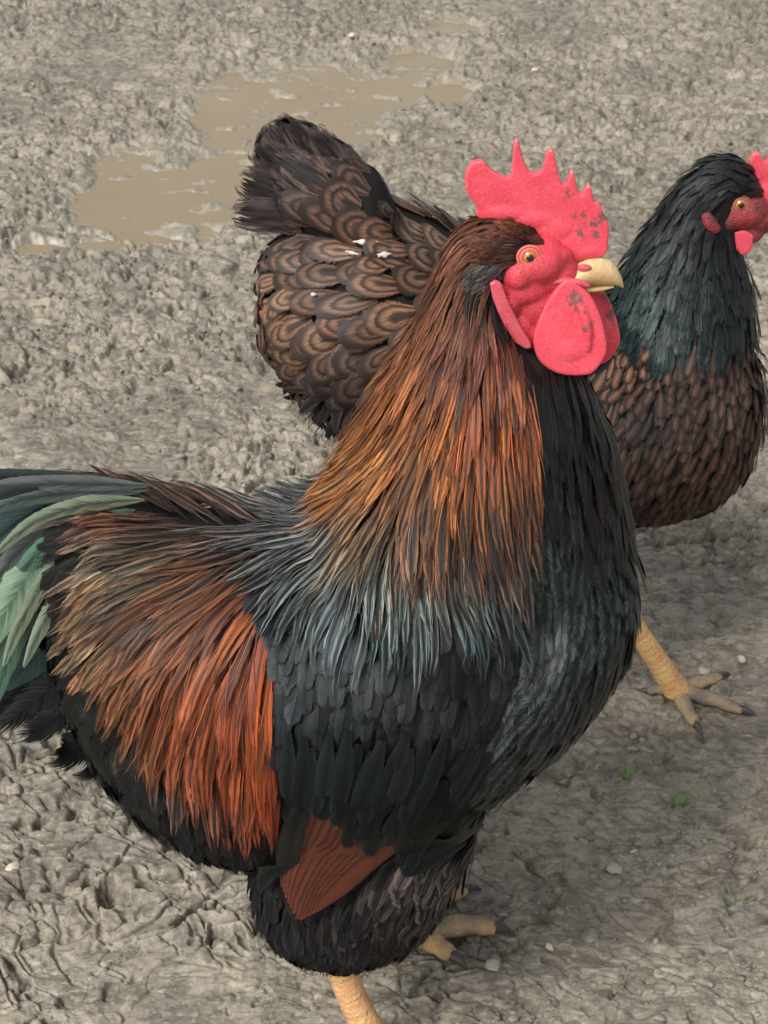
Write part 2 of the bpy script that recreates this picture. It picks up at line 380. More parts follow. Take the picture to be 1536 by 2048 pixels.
# ------------------------------------------------------------------ plumage machinery
class Plumage:
    """collects feathers (strips with their own edges) and builds them as one mesh"""
    def __init__(s): s.co = []; s.fa = []; s.ca = []; s.cb = []; s.fuv = []
    def add(s, path, L, width, prof, colf, rnd, across=3, roll=0.0, cup=0.12):
        """path: list of (p, d, n); prof(t): half-width factor; colf(p, t): edge rgb, centre rgb, stripe"""
        base = len(s.co); m = len(path)
        for i, (p, d, n) in enumerate(path):
            t = i/(m-1); side = d.cross(n)
            if side.length < 1e-6: side = Vector((0, 1, 0))
            side.normalize()
            if roll: side = (side*math.cos(roll) + n*math.sin(roll)).normalized()
            w = width*0.5*prof(t); ce, cc, sw = colf(p, t)
            for k in range(across):
                x = -1+2*k/(across-1)
                s.co.append(p + side*(w*x) - n*(cup*w*x*x)); s.fuv.append((x, t, rnd))
                s.ca.append((*ce, 1.0)); s.cb.append((*cc, sw))
        for i in range(m-1):
            for k in range(across-1):
                a = base+i*across+k; s.fa.append((a, a+1, a+across+1, a+across))
    def build(s, name, mat, parent, kind='stuff'):
        me = bpy.data.meshes.new(name); me.from_pydata([tuple(c) for c in s.co], [], s.fa)
        for nm, ty, dat, key in (('ca', 'FLOAT_COLOR', s.ca, 'color'), ('cb', 'FLOAT_COLOR', s.cb, 'color'), ('fuv', 'FLOAT_VECTOR', s.fuv, 'vector')):
            at = me.attributes.new(nm, ty, 'POINT'); at.data.foreach_set(key, np.array(dat, dtype=np.float32).ravel())
        o = link(name, me, mat, parent)
        if kind: o['kind'] = kind
        return o
lance = lambda t: (0.15+0.85*min(1, t*3.0))*(1-max(0, (t-0.55)/0.45)**1.9)+0.03
broad = lambda t: min(1, 0.35+t*1.6)*math.sqrt(max(0.0, 1-max(0, (t-0.62)/0.38)**2.4))+0.02
strand = lambda t: 1-0.8*t
class Field:
    """values given at photo positions, spread smoothly over the bird's side"""
    def __init__(s, pts, power=3.0, step=8, lo=(-400, 100), hi=(1800, 2300)):
        P = np.array([[a[0], a[1]] for a in pts], float); V = np.array([list(a[2:]) for a in pts], float)
        U, W = np.meshgrid(np.arange(lo[0], hi[0], step), np.arange(lo[1], hi[1], step))
        num = 0; den = 0
        for p, v in zip(P, V):
            w = 1/(((U-p[0])**2+(W-p[1])**2)+30.0**2)**(power/2); num = num + w[..., None]*v; den = den + w
        s.g = (num/den[..., None]); s.lo = lo; s.step = step
    def __call__(s, u, v):
        j = int((u-s.lo[0])/s.step); i = int((v-s.lo[1])/s.step)
        h, w = s.g.shape[:2]
        return s.g[min(max(i, 0), h-1), min(max(j, 0), w-1)]
RIGHT = Vector((1, 0, 0)); FWD = Vector((0, CP, -SP)); DOWN = Vector((0, -SP, -CP))
class Bird:
    def __init__(s, mesh, Y, flow):
        s.mesh = mesh; s.Y = Y; s.flow = flow
        mesh.calc_loop_triangles()
        s.bvh = BVHTree.FromPolygons([v.co.copy() for v in mesh.vertices], [tuple(p.vertices) for p in mesh.polygons])
    def near(s, p):                       # the same place on the side that faces the photo
        return Vector((p.x, s.Y-abs(p.y-s.Y), p.z))
    def pix(s, p): u, v, _ = proj(s.near(p)); return u, v
    def dir(s, p, n):
        far = p.y > s.Y
        q = s.near(p); m = Vector((n.x, -n.y if far else n.y, n.z))
        u, v, dep = proj(q); du, dv = s.flow(u, v)[:2]
        t1 = m.cross(RIGHT)
        if t1.length < 0.05: t1 = m.cross(Vector((0, 0, 1)))
        t1.normalize(); t2 = m.cross(t1)
        def J(t): return Vector((t.dot(RIGHT)-(u-768)/FPX*t.dot(FWD), t.dot(DOWN)-(v-1024)/FPX*t.dot(FWD)))
        a, b = J(t1), J(t2); e = 0.06
        A11, A12, A22 = a.dot(a)+e, a.dot(b), b.dot(b)+e; g = Vector((du, dv)); r1, r2 = a.dot(g), b.dot(g)
        det = A11*A22-A12*A12
        x, y = (r1*A22-A12*r2)/det, (A11*r2-A12*r1)/det
        d = t1*x+t2*y
        if d.length < 1e-6: d = Vector((0, 0, -1))
        d.normalize()
        if far: d.y = -d.y
        return d
    def path(s, root, n, L, seg, lift, off=0.0, jit=0.0, free=2.0, droop=0.0, curl=0.0):
        """grow a feather from its root over the body, each tip lying on the feathers behind it"""
        p = root.copy(); out = []; ds = L/(seg-1); ang = random.gauss(0, jit); d = None
        for i in range(seg):
            t = i/(seg-1)
            if t <= free:
                hit = s.bvh.find_nearest(p)
                q, m = hit[0], hit[1]
                if (p-q).length < 0.03 or i == 0: n = m if d is None else (n*0.4+m*0.6).normalized(); p = q + n*(off+lift*t)
                d2 = s.dir(p, n)
                d2 = Matrix.Rotation(ang+curl*t, 3, n) @ d2
                d = d2 if d is None else (d*0.35+d2*0.65).normalized()
            else:
                d = (d + Vector((0, 0, -droop))).normalized(); n = (n-d*n.dot(d)).normalized()
            out.append((p.copy(), d.copy(), n.copy())); p = p+d*ds
        return out
def sample_surface(mesh, n, spacing):
    """roots spread evenly over a skin"""
    tri = mesh.loop_triangles; V = np.array([v.co for v in mesh.vertices]); T = np.array([t.vertices for t in tri])
    A = V[T[:, 0]]; B = V[T[:, 1]]; C = V[T[:, 2]]; ar = np.linalg.norm(np.cross(B-A, C-A), axis=1); cum = np.cumsum(ar/ar.sum())
    pick = np.searchsorted(cum, rng.random(n)); pick = np.minimum(pick, len(T)-1)
    r1, r2 = np.sqrt(rng.random(n)), rng.random(n)
    P = A[pick]*(1-r1)[:, None] + B[pick]*(r1*(1-r2))[:, None] + C[pick]*(r1*r2)[:, None]
    N = np.cross(B-A, C-A)[pick]; N = N/np.maximum(np.linalg.norm(N, axis=1), 1e-12)[:, None]
    return P, N
def thin(P, spacing, keep):
    """dart throwing with a spacing that may vary; returns indices"""
    cell = {}; out = []
    for i in range(len(P)):
        sp = spacing[i]
        if sp is None: continue
        k = tuple((P[i]//0.02).astype(int)); ok = True
        for dx in (-1, 0, 1):
            for dy in (-1, 0, 1):
                for dz in (-1, 0, 1):
                    for j in cell.get((k[0]+dx, k[1]+dy, k[2]+dz), ()):
                        if ((P[i]-P[j])**2).sum() < sp*sp: ok = False; break
                    if not ok: break
                if not ok: break
            if not ok: break
        if ok: cell.setdefault(k, []).append(i); out.append(i)
    return out
def ringsYZ(table, Y):
    """body rings from (u, top, bottom, half width): height solved so that the outline seen obliquely fits"""
    out = []
    for (u, vt, vb, a) in table:
        c = on_plane(u, (vt+vb)/2, Y); _, _, d = proj(c)
        hp = (vb-vt)/2*d/FPX; e = math.atan2(CAM_H-c.z, Y)
        b = math.sqrt(max(hp*hp-(a*math.sin(e))**2, (0.35*hp)**2))/math.cos(e)
        out.append((c, Vector((0, a, 0)), Vector((0, 0, b))))
    return out
def ringsXY(table, Y):
    out = []
    for (v, ul, ur, a) in table:
        p, q = on_plane(ul, v, Y), on_plane(ur, v, Y)
        out.append(((p+q)/2, Vector(((q.x-p.x)/2, 0, 0)), Vector((0, a, 0))))
    return out
def slab(outline, Y, thick, n=None):
    if n:
        o_ = [Vector((u, v, 0)) for u, v in outline]; k_ = len(o_); o_ = resample(o_[-2:]+o_+o_[:2], (k_+4-1)*n+1)[2*n-n:]
        outline = [(p.x, p.y) for p in o_[n:n+k_*n]]
    return slab0(outline, Y, thick)
def slab0(outline, Y, thick):
    """flat organ cut from an outline, with real thickness"""
    bm = bmesh.new()
    a = [bm.verts.new(on_plane(u, v, Y)+Vector((0, -thick/2, 0))) for u, v in outline]
    b = [bm.verts.new(on_plane(u, v, Y)+Vector((0, thick/2, 0))) for u, v in outline]
    bm.faces.new(a); bm.faces.new(list(reversed(b)))
    for i in range(len(a)):
        j = (i+1) % len(a); bm.faces.new((a[j], a[i], b[i], b[j]))
    bmesh.ops.triangulate(bm, faces=[f for f in bm.faces if len(f.verts) > 4])
    bmesh.ops.recalc_face_normals(bm, faces=bm.faces)
    return bm
def jitc(c, k):
    f = 1+random.uniform(-k, k); return tuple(max(0, x*f) for x in c)

# ================================================================== ROOSTER
YR = 0.71
rooster = bpy.data.objects.new('rooster', None); COL.objects.link(rooster)
rooster.location = (-0.02, YR, 0.0); rooster.empty_display_size = 0.05
tag(rooster, 'large rooster with tall red comb, auburn neck and rust saddle feathers', 'rooster')
bm = bmesh.new()
BODY_T = [(95, 1010, 1130, .016), (150, 990, 1430, .036), (220, 985, 1540, .056), (310, 1005, 1640, .070), (400, 1022, 1705, .080), (500, 1028, 1720, .088),
          (600, 1012, 1680, .092), (700, 985, 1675, .094), (800, 965, 1660, .095), (900, 945, 1640, .095), (1000, 930, 1575, .094), (1100, 925, 1485, .090),
          (1175, 945, 1390, .078), (1225, 985, 1310, .060), (1255, 1060, 1220, .030)]
rings_tube(bm, ringsYZ(BODY_T, YR), 32)
NECK_T = [(455, 950, 1030, .008), (480, 905, 1030, .0125), (520, 882, 1015, .0145), (570, 868, 1005, .0165), (630, 850, 1020, .022), (700, 815, 1105, .034), (780, 772, 1185, .046),
          (860, 740, 1218, .056), (940, 700, 1238, .066), (1020, 655, 1250, .076), (1100, 610, 1258, .084), (1180, 600, 1258, .088), (1230, 640, 1230, .070)]
rings_tube(bm, ringsXY(NECK_T, YR), 28)
def thigh(bm, sgn, du=0, dv=0):
    y = YR+sgn*0.050; k = []
    for (v, ul, ur, a) in [(1480, 600, 960, .030), (1580, 550, 965, .036), (1680, 528, 948, .040), (1760, 520, 905, .040), (1820, 530, 862, .035), (1866, 560, 806, .028), (1894, 600, 740, .014)]:
        p, q = on_plane(ul+du, v+dv, y if sgn < 0 else YR-0.05), on_plane(ur+du, v+dv, y if sgn < 0 else YR-0.05)
        c = (p+q)/2; c.y = y
        k.append((c, Vector(((q.x-p.x)/2, 0, 0)), Vector((0, a, 0))))
    rings_tube(bm, k, 24)
thigh(bm, -1); thigh(bm, 1, du=60)
# head masses under the feathers
S = lambda u, v, y=0.0: on_plane(u, v, YR+y)
ellipsoid(bm, S(1000, 495), (.0225, .0150, .0165))
ellipsoid(bm, S(1040, 580), (.014, .010, .020))
core = remesh(bm, 0.0032, 6, 0.5, 'body')
body = link('body', core, M_CORE, rooster)

FLOW = Field([
    (1090, 470, -1, -.5), (1040, 440, -1, -.25), (1000, 430, -1, .05), (940, 450, -1, .5), (1000, 480, -1, .1), (900, 490, -.5, 1), (960, 520, -.7, .7), (870, 600, -.3, 1), (950, 600, -.3, 1), (1000, 650, .05, 1), (830, 690, -.4, 1),
    (900, 750, -.22, 1), (1000, 800, .02, 1), (1060, 800, .1, 1), (800, 800, -.42, 1), (760, 880, -.55, 1), (700, 920, -.9, .8), (640, 960, -1, .5),
    (850, 950, -.18, 1), (1000, 950, .05, 1), (900, 1050, .05, 1), (1000, 1100, .25, 1), (700, 1050, -.4, 1), (600, 1030, -.9, .7), (590, 1130, -.45, 1), (620, 1230, -.2, 1),
    (750, 1200, .10, 1), (900, 1200, .4, 1), (1000, 1250, .4, .9), (820, 1100, .08, 1),
    (1100, 800, .15, 1), (1200, 800, .25, 1), (1250, 1000, .06, 1), (1150, 1000, .05, 1), (1200, 1200, -.12, 1), (1100, 1250, -.15, 1), (1050, 1400, -.75, .85),
    (1150, 1400, -.5, 1), (1000, 1550, -.7, .7), (1220, 1350, -.3, 1), (1060, 1100, .1, 1), (1040, 1480, -.7, .8), (940, 1620, -.8, .6),
    (650, 1330, -.02, 1), (800, 1350, 0, 1), (900, 1400, -.1, 1), (960, 1330, -.1, 1), (750, 1550, -.35, 1), (880, 1550, -.4, 1), (650, 1500, -.1, 1), (600, 1450, 0, 1),
    (560, 1000, -1, .12), (450, 985, -1, .05), (300, 970, -1, -.10), (120, 960, -1, -.05), (520, 1070, -1, .42), (400, 1050, -1, .2), (250, 1040, -1, .12), (140, 1080, -.9, .45), (500, 1160, -.8, .75),
    (400, 1160, -.9, .5), (300, 1150, -.95, .38), (200, 1180, -.85, .6), (120, 1220, -.75, .7), (545, 1300, -.1, 1), (450, 1290, -.4, 1), (350, 1290, -.6, .85), (250, 1290, -.68, .75), (160, 1330, -.7, .7),
    (500, 1430, -.06, 1), (400, 1430, -.2, 1), (300, 1430, -.32, 1), (210, 1410, -.45, 1), (530, 1600, .06, 1), (400, 1600, .1, 1), (310, 1600, .1, 1), (560, 1200, -.4, .9), (220, 1560, -.2, 1), (420, 1720, .2, 1), (140, 1480, -.5, .9),
    (700, 1720, -.25, 1), (850, 1720, -.65, .8), (600, 1850, -.05, 1), (700, 1880, -.1, 1), (820, 1850, -.5, .9), (540, 1780, -.1, 1), (900, 1680, -.7, .7)], 3.4)
roo = Bird(core, YR, FLOW)
FACE_P = [(1018, 520), (1035, 492), (1075, 478), (1118, 492), (1150, 515), (1260, 515), (1260, 760), (1070, 722), (1028, 690), (978, 590), (972, 562), (1014, 562)]
HACKLE_P = [(840, 420), (1100, 400), (1120, 500), (1060, 485), (1020, 505), (1010, 540), (965, 570), (985, 600), (1035, 700), (1062, 780), (1062, 950), (1015, 1080), (950, 1150), (760, 1150), (630, 1130), (555, 1060), (570, 960), (690, 880), (800, 600)]
SADDLE_P = [(60, 880), (600, 940), (590, 1060), (560, 1130), (565, 1400), (556, 1510), (430, 1500), (320, 1420), (230, 1320), (165, 1220), (215, 1110), (230, 1040), (150, 985)]
QUILL_P = [(585, 1460), (625, 1495), (690, 1540), (770, 1575), (870, 1605), (945, 1615), (900, 1645), (850, 1668), (760, 1735), (690, 1785), (610, 1835), (560, 1800), (570, 1700)]
QUILL_OLD = [(612, 1590), (660, 1640), (760, 1672), (850, 1668), (760, 1735), (690, 1785), (610, 1835), (560, 1800), (570, 1700)]
UNDER_P = [(0, 1150), (165, 1220), (230, 1320), (320, 1420), (330, 1560), (250, 1680), (60, 1600), (-100, 1400)]
WING_P = [(560, 1120), (980, 1130), (1010, 1300), (985, 1500), (950, 1610), (870, 1600), (770, 1570), (690, 1535), (625, 1490), (585, 1450), (560, 1400)]
BREAST_P = [(1035, 700), (1320, 690), (1320, 1300), (1220, 1480), (1000, 1680), (930, 1640), (985, 1500), (1010, 1300), (950, 1150), (1015, 1080), (1062, 950), (1062, 780)]
def C7(u, v, e, c, s): return (u, v, *lin(*e), *lin(*c), s)
HCOL = Field([C7(*a) for a in [
    (1080, 460, (88, 53, 40), (60, 36, 30), 0.20), (1000, 440, (119, 70, 45), (70, 40, 30), 0.20), (930, 470, (119, 72, 48), (62, 36, 28), 0.20), (1000, 490, (74, 50, 44), (48, 34, 32), 0.26), (880, 540, (119, 76, 52), (62, 38, 30), 0.20), (950, 620, (109, 66, 50), (52, 32, 28), 0.23),
    (850, 700, (113, 66, 42), (46, 29, 23), 0.26), (1000, 720, (119, 60, 42), (52, 29, 25), 0.23), (930, 760, (102, 56, 38), (48, 28, 24), 0.26), (800, 850, (153, 90, 45), (45, 28, 20), 0.26),
    (900, 880, (156, 84, 40), (48, 27, 20), 0.23), (1030, 880, (144, 74, 38), (45, 25, 20), 0.26), (750, 950, (156, 98, 50), (20, 18, 16), 0.29), (900, 1000, (153, 93, 42), (18, 16, 15), 0.29),
    (1000, 1050, (97, 60, 34), (14, 13, 13), 0.39), (640, 990, (165, 102, 50), (30, 28, 28), 0.29), (580, 1060, (122, 128, 128), (22, 26, 28), 0.50), (700, 1110, (158, 128, 86), (20, 24, 24), 0.50),
    (850, 1120, (155, 98, 52), (22, 24, 24), 0.55), (960, 1140, (105, 60, 36), (18, 17, 17), 0.60), (640, 1220, (104, 122, 124), (18, 24, 26), 0.50), (740, 1200, (140, 142, 132), (20, 26, 26), 0.50), (780, 1270, (110, 132, 128), (18, 26, 27), 0.50),
    (900, 1230, (112, 116, 108), (18, 20, 20), 0.50), (700, 1320, (72, 92, 100), (15, 18, 22), 0.50), (960, 1290, (72, 90, 94), (15, 19, 20), 0.50)]], 4)  # pale blue-grey edges near the cape tips paint in the sky's gloss
SCOL = Field([C7(*a) for a in [
    (550, 985, (84, 84, 88), (20, 20, 22), .6), (400, 985, (122, 116, 116), (26, 26, 28), .5), (200, 965, (118, 114, 114), (28, 28, 28), .45), (330, 960, (116, 104, 100), (30, 28, 28), .45), (280, 950, (128, 83, 55), (36, 30, 28), .4), (470, 1070, (118, 112, 110), (26, 27, 27), .5),
    (330, 1070, (112, 92, 82), (32, 32, 31), .45), (190, 1030, (132, 69, 38), (60, 36, 26), .3), (200, 1110, (110, 112, 94), (36, 40, 36), .4), (350, 1140, (119, 83, 55), (36, 30, 27), .4), (530, 1120, (104, 88, 84), (32, 29, 29), .45),
    (500, 1200, (135, 71, 38), (74, 38, 26), .2), (545, 1280, (141, 69, 33), (94, 44, 24), .12), (420, 1250, (132, 73, 42), (60, 36, 27), .25), (300, 1230, (120, 77, 47), (46, 34, 28), .35), (170, 1220, (128, 89, 55), (52, 44, 34), .3),
    (120, 1300, (130, 112, 86), (46, 44, 38), .4), (480, 1400, (141, 69, 33), (88, 42, 24), .14), (350, 1400, (135, 69, 36), (62, 34, 24), .22), (230, 1350, (126, 79, 49), (46, 33, 27), .3), (530, 1550, (133, 59, 25), (74, 33, 19), .18),
    (400, 1550, (132, 65, 34), (52, 30, 24), .28), (260, 1550, (120, 71, 42), (40, 29, 24), .3), (420, 1680, (120, 60, 40), (36, 26, 23), .4), (330, 1640, (108, 88, 78), (32, 28, 26), .45)]], 4)
BCOL = Field([C7(*a) for a in [
    (1120, 760, (32, 30, 31), (15, 14, 15), .5), (1210, 830, (54, 50, 48), (16, 15, 16), .35), (1100, 950, (22, 22, 23), (10, 10, 11), .5), (1200, 1000, (36, 26, 26), (12, 11, 12), .5), (1260, 1100, (34, 38, 42), (13, 14, 15), .45),
    (1100, 1200, (58, 65, 63), (20, 23, 23), .35), (1200, 1250, (44, 52, 52), (16, 18, 18), .4), (1050, 1380, (62, 65, 67), (24, 26, 27), .35), (1000, 1480, (58, 62, 63), (22, 24, 25), .35), (1150, 1450, (40, 46, 46), (14, 16, 16), .4), (1000, 1600, (40, 45, 45), (14, 15, 15), .4)]], 3)  # lighter greys of the lower breast are sheen put into the colour
WCOL = Field([C7(*a) for a in [
    (620, 1280, (40, 46, 56), (15, 15, 18), .55), (760, 1300, (38, 42, 50), (16, 15, 17), .55), (900, 1300, (36, 34, 36), (15, 13, 14), .55), (650, 1420, (19, 19, 22), (10, 10, 11), .5), (850, 1430, (30, 23, 22), (11, 10, 10), .5),
    (960, 1420, (19, 18, 19), (9, 9, 9), .5), (680, 1560, (18, 25, 26), (10, 13, 14), .5), (850, 1560, (17, 22, 25), (10, 12, 13), .5)]], 3)
FCOL = Field([C7(*a) for a in [
    (150, 1450, (22, 24, 24), (13, 14, 14), .5), (300, 1650, (24, 24, 25), (14, 14, 15), .5), (460, 1750, (24, 24, 25), (14, 14, 15), .5), (560, 1500, (20, 20, 22), (12, 12, 13), .5), (850, 1700, (92, 82, 76), (34, 31, 30), .35), (900, 1760, (84, 76, 72), (32, 30, 29), .35),
    (720, 1770, (66, 60, 57), (26, 24, 24), .4), (600, 1860, (28, 27, 28), (14, 14, 14), .5), (720, 1890, (22, 21, 22), (13, 13, 13), .5)]], 3)
def colour(field, jit, dark=0.0, path=None, spread=45, blend=.6):
    """a feather's own colour, taken near its tip, with a duller base"""
    f = math.exp(random.gauss(0, jit)); g = 1+random.uniform(-jit*0.4, jit*0.4)
    if random.random() < dark: f *= 0.38
    own = None
    if path is not None:
        u, v = roo.pix(path[int(len(path)*.7)][0]); own = field(u+random.gauss(0, spread), v+random.gauss(0, spread))
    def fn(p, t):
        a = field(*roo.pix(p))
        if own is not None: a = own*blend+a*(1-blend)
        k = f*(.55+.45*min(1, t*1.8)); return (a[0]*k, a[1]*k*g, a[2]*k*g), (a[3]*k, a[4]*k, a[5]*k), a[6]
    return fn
def tract(u, v, far):
    """name, root spacing, length, width, lift, base offset, profile, colour field"""
    if inpoly(u, v, FACE_P) or inpoly(u, v, QUILL_P) or u > 1040 and v < 620: return None
    k = 1.25 if far else 1.0
    if inpoly(u, v, HACKLE_P):
        if v < 505 and u > 1000: return ('hackle', .0020, .009, .0024, .0010, .0004, lance, HCOL)
        if v < 530: return ('hackle', .0026*k, .016+.00008*max(0, v-430), .0030, .0022, .0008, lance, HCOL)
        a = min(1, (v-530)/420)
        return ('hackle', (.0028+.0026*a)*k, .030+.028*a, .0036+.0038*a, .0045+.0055*a, .001+.004*a, lance, HCOL)
    if inpoly(u, v, SADDLE_P):
        top = max(0, min(1, (1120-v)/140))
        return ('saddle', (.0055-.0008*top)*k, (.078-.018*top)*min(1, max(.55 if v > 1030 else .85, (u-40)/380)), .0080-.0018*top, .010, .003, lance, SCOL)
    if inpoly(u, v, WING_P):
        if v > 1440: return ('wing', .0062*k, .042, .0115, .006, .0125 if u < 900 else .007, broad, WCOL)
        return ('wing', .0065*k, .036, .011, .007, .004, broad, WCOL)
    if inpoly(u, v, BREAST_P):
        up = max(0, min(1, (1000-v)/250))
        return ('breast', (.0066-.0030*up)*k, .036+.006*up, .0108-.0060*up, .0055, .001, broad if up < .3 else lance, BCOL)
    if inpoly(u, v, UNDER_P): return ('breast', .008*k, .045, .018, .010, .002, broad, FCOL)
    lo_ = max(0, min(1, (v-1780)/110)) if u > 480 else 0
    if u > 540 and v > 1640 and v < 1850: return ('fluff', .0060*k, .032, .013, .006, .001, broad, FCOL)
    return ('fluff', .0058*k, .036-.016*lo_, .010, .008-.004*lo_, .000, lance, FCOL)
P, N = sample_surface(core, 90000, 0)
info = []; sp = []
for i in range(len(P)):
    p = Vector(P[i]); u, v = roo.pix(p); tr = tract(u, v, p.y > YR)
    info.append(tr); sp.append(None if tr is None else tr[1])
keep = thin(P, sp, None)
packs = {k: Plumage() for k in ('hackle', 'saddle', 'wing', 'breast', 'fluff')}
MATS = {'hackle': M_HACKLE, 'saddle': M_SADDLE, 'wing': M_BLACK, 'breast': M_BLACK, 'fluff': M_FLUFF}
saddle_list = []
for i in keep:
    nm, _, L, w, lift, off, prof, cf = info[i]
    p = Vector(P[i]); n = Vector(N[i]); L *= random.uniform(.8, 1.2); w *= random.uniform(.8, 1.2)
    seg = 9 if L > .03 else 6
    jit = {'hackle': .065, 'saddle': .055, 'wing': .07, 'breast': .07, 'fluff': .2}[nm]
    u, v = roo.pix(p)
    path = roo.path(p, n, L, seg, lift*random.uniform(.7, 1.3), off, jit, curl=random.gauss(0, .08))
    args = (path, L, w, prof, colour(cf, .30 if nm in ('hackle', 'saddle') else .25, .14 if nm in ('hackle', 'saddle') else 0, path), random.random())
    kw = dict(roll=random.gauss(0, .22 if nm in ('hackle', 'saddle') else .13), across=3)
    if nm == 'saddle' and p.y < YR-.02 and L > .06: saddle_list.append((L, args, kw))
    else: packs[nm].add(*args, **kw)
saddle_list.sort(key=lambda a: -a[0])
for k, (L, args, kw) in enumerate(saddle_list):
    if k < 260:
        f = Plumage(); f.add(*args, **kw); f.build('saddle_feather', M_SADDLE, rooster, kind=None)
    else: packs['saddle'].add(*args, **kw)
# fine loose barbs that make the plumage look soft
hair = {k: Plumage() for k in ('hackle', 'saddle', 'fluff')}
P2, N2 = sample_surface(core, 16000, 0)
for i in range(len(P2)):
    p = Vector(P2[i])
    if (p.y > YR+.03 and i % 3) or i % 5 < 1: continue
    u, v = roo.pix(p); tr = tract(u, v, False)
    if tr is None or tr[0] not in hair: continue
    nm = tr[0]
    if nm == 'saddle' and i % 2: continue
    L = tr[2]*random.uniform(.6, .95); path = roo.path(p, Vector(N2[i]), L, 6, tr[4]*random.uniform(.9, 1.35), tr[5]+.001, .11, curl=random.gauss(0, .2))
    hair[nm].add(path, L, .0009, strand, colour(tr[7], .5), random.random(), across=3)
for k in hair:
    src = hair[k]; dst = packs[k]; b = len(dst.co)
    dst.co += src.co; dst.ca += src.ca; dst.cb += src.cb; dst.fuv += src.fuv; dst.fa += [tuple(x+b for x in f) for f in src.fa]
packs['hackle'].build('neck_hackle', M_HACKLE, rooster)
packs['saddle'].build('saddle_underlayer', M_SADDLE, rooster)
packs['wing'].build('wing_coverts', M_WBLACK, rooster)
packs['breast'].build('breast_plumage', M_BLACK, rooster)
packs['fluff'].build('thigh_fluff', M_FLUFF, rooster)
print('feathers', len(keep), {k: len(v.fa) for k, v in packs.items()})

# folded wing quills (bay brown), both sides
def surf_path(bird, pts, far, off, n=10):
    """a path over the body through photo positions, laid on the skin at a small height"""
    out = []; cs = resample([Vector((u, v, 0)) for u, v in pts], n); P3 = []
    for k, c in enumerate(cs):
        a = on_plane(c.x, c.y, bird.Y); o = Vector((0, 0, CAM_H)); d = (a-o).normalized()
        hit = bird.bvh.ray_cast(o, d)
        q = hit[0] if hit[0] is not None else a
        P3.append(q)
    for it in range(2): P3 = [P3[0]] + [(P3[i-1]+P3[i]*2+P3[i+1])/4 for i in range(1, n-1)] + [P3[-1]]
    for k in range(n):
        d = (P3[min(k+1, n-1)]-P3[max(k-1, 0)]).normalized()
        h = bird.bvh.find_nearest(P3[k]); m = h[1]; m = (m-d*m.dot(d)).normalized()
        out.append([P3[k]+m*off, d, m])
    if far:
        for x in out:
            x[0].y = 2*bird.Y-x[0].y; x[1].y *= -1; x[2].y *= -1
    return [tuple(x) for x in out]
for far in (False, True):
    for k in range(13):
        a = k/12
        r = (640+215*a, 1500+90*a); tip = (585+60*a**1.5, 1745+70*min(1, a*1.6)-60*max(0, a-.6))
        mid = ((r[0]*.5+tip[0]*.5)-8, (r[1]+tip[1])/2)
        pa = surf_path(roo, [r, mid, tip], far, .0105+.0030*a)
        f = Plumage()
        e = jitc(lin(90-10*a, 45-6*a, 30-5*a), .12)
        f.add(pa, .06, .0115, lambda t: (1-max(0, (t-.6)/.4)**2.2*.85), lambda p, t, e=e: (lin(30, 17, 13), e, .84), random.random(), across=5, roll=.10, cup=.05)
        f.build('wing_feather', M_WING, rooster, kind=None)
    # long black feather along the lower wing edge and the black outer quill
    for pts, w in (([(945, 1600), (880, 1645), (775, 1700)], .016), ([(625, 1540), (580, 1640), (556, 1760)], .014), ([(905, 1650), (840, 1690), (790, 1712)], .014)):
        pa = surf_path(roo, pts, far, .0145); f = Plumage()
        f.add(pa, .06, w, broad, lambda p, t: (lin(24, 28, 28), lin(13, 15, 15), .4), random.random(), across=5, roll=0, cup=.08)
        f.build('wing_feather', M_WBLACK, rooster, kind=None)

# tail: sickles and coverts sweeping back and down
random.seed(21)
def tail_feather(pts, ysh, w, e, c, far, mat=M_TAIL, stripe=.25, roll=.15):
    q = []
    if far: pts = [(u, v+70*k/(len(pts)-1)+20) for k, (u, v) in enumerate(pts)]
    for k, (u, v) in enumerate(pts):
        t = k/(len(pts)-1); y = YR-(.010+(.012+ysh)*t)
        q.append(on_plane(u, v, y))
    cs = resample(q, 14); pa = []
    for k in range(14):
        d = (cs[min(k+1, 13)]-cs[max(k-1, 0)]).normalized(); n = Vector((0.0, -1, 0.35)); n = (n-d*n.dot(d)).normalized()
        pa.append([cs[k], d, n])
    if far:
        for x in pa: x[0] = Vector((x[0].x, 2*YR-x[0].y, x[0].z)); x[1] = Vector((x[1].x, -x[1].y, x[1].z)); x[2] = Vector((x[2].x, -x[2].y, x[2].z))
    f = Plumage(); f.add([tuple(x) for x in pa], .2, w, lambda t: min(1, .10+t*3.2)*max(.02, 1-max(0, (t-.40)/.60)**2.0), lambda p, t: (e, c, stripe), random.random(), across=5, roll=roll if not far else -roll, cup=.18)
    f.build('tail_feather', mat, rooster, kind=None)
GRN, GRD = lin(68, 98, 80), lin(32, 50, 42); TEA, TED = lin(44, 68, 72), lin(20, 34, 38); BLK, BLD = lin(28, 31, 31), lin(15, 17, 17); GRY, GRYD = lin(82, 84, 86), lin(34, 36, 38); OLI, OLD = lin(104, 112, 90), lin(48, 54, 46)
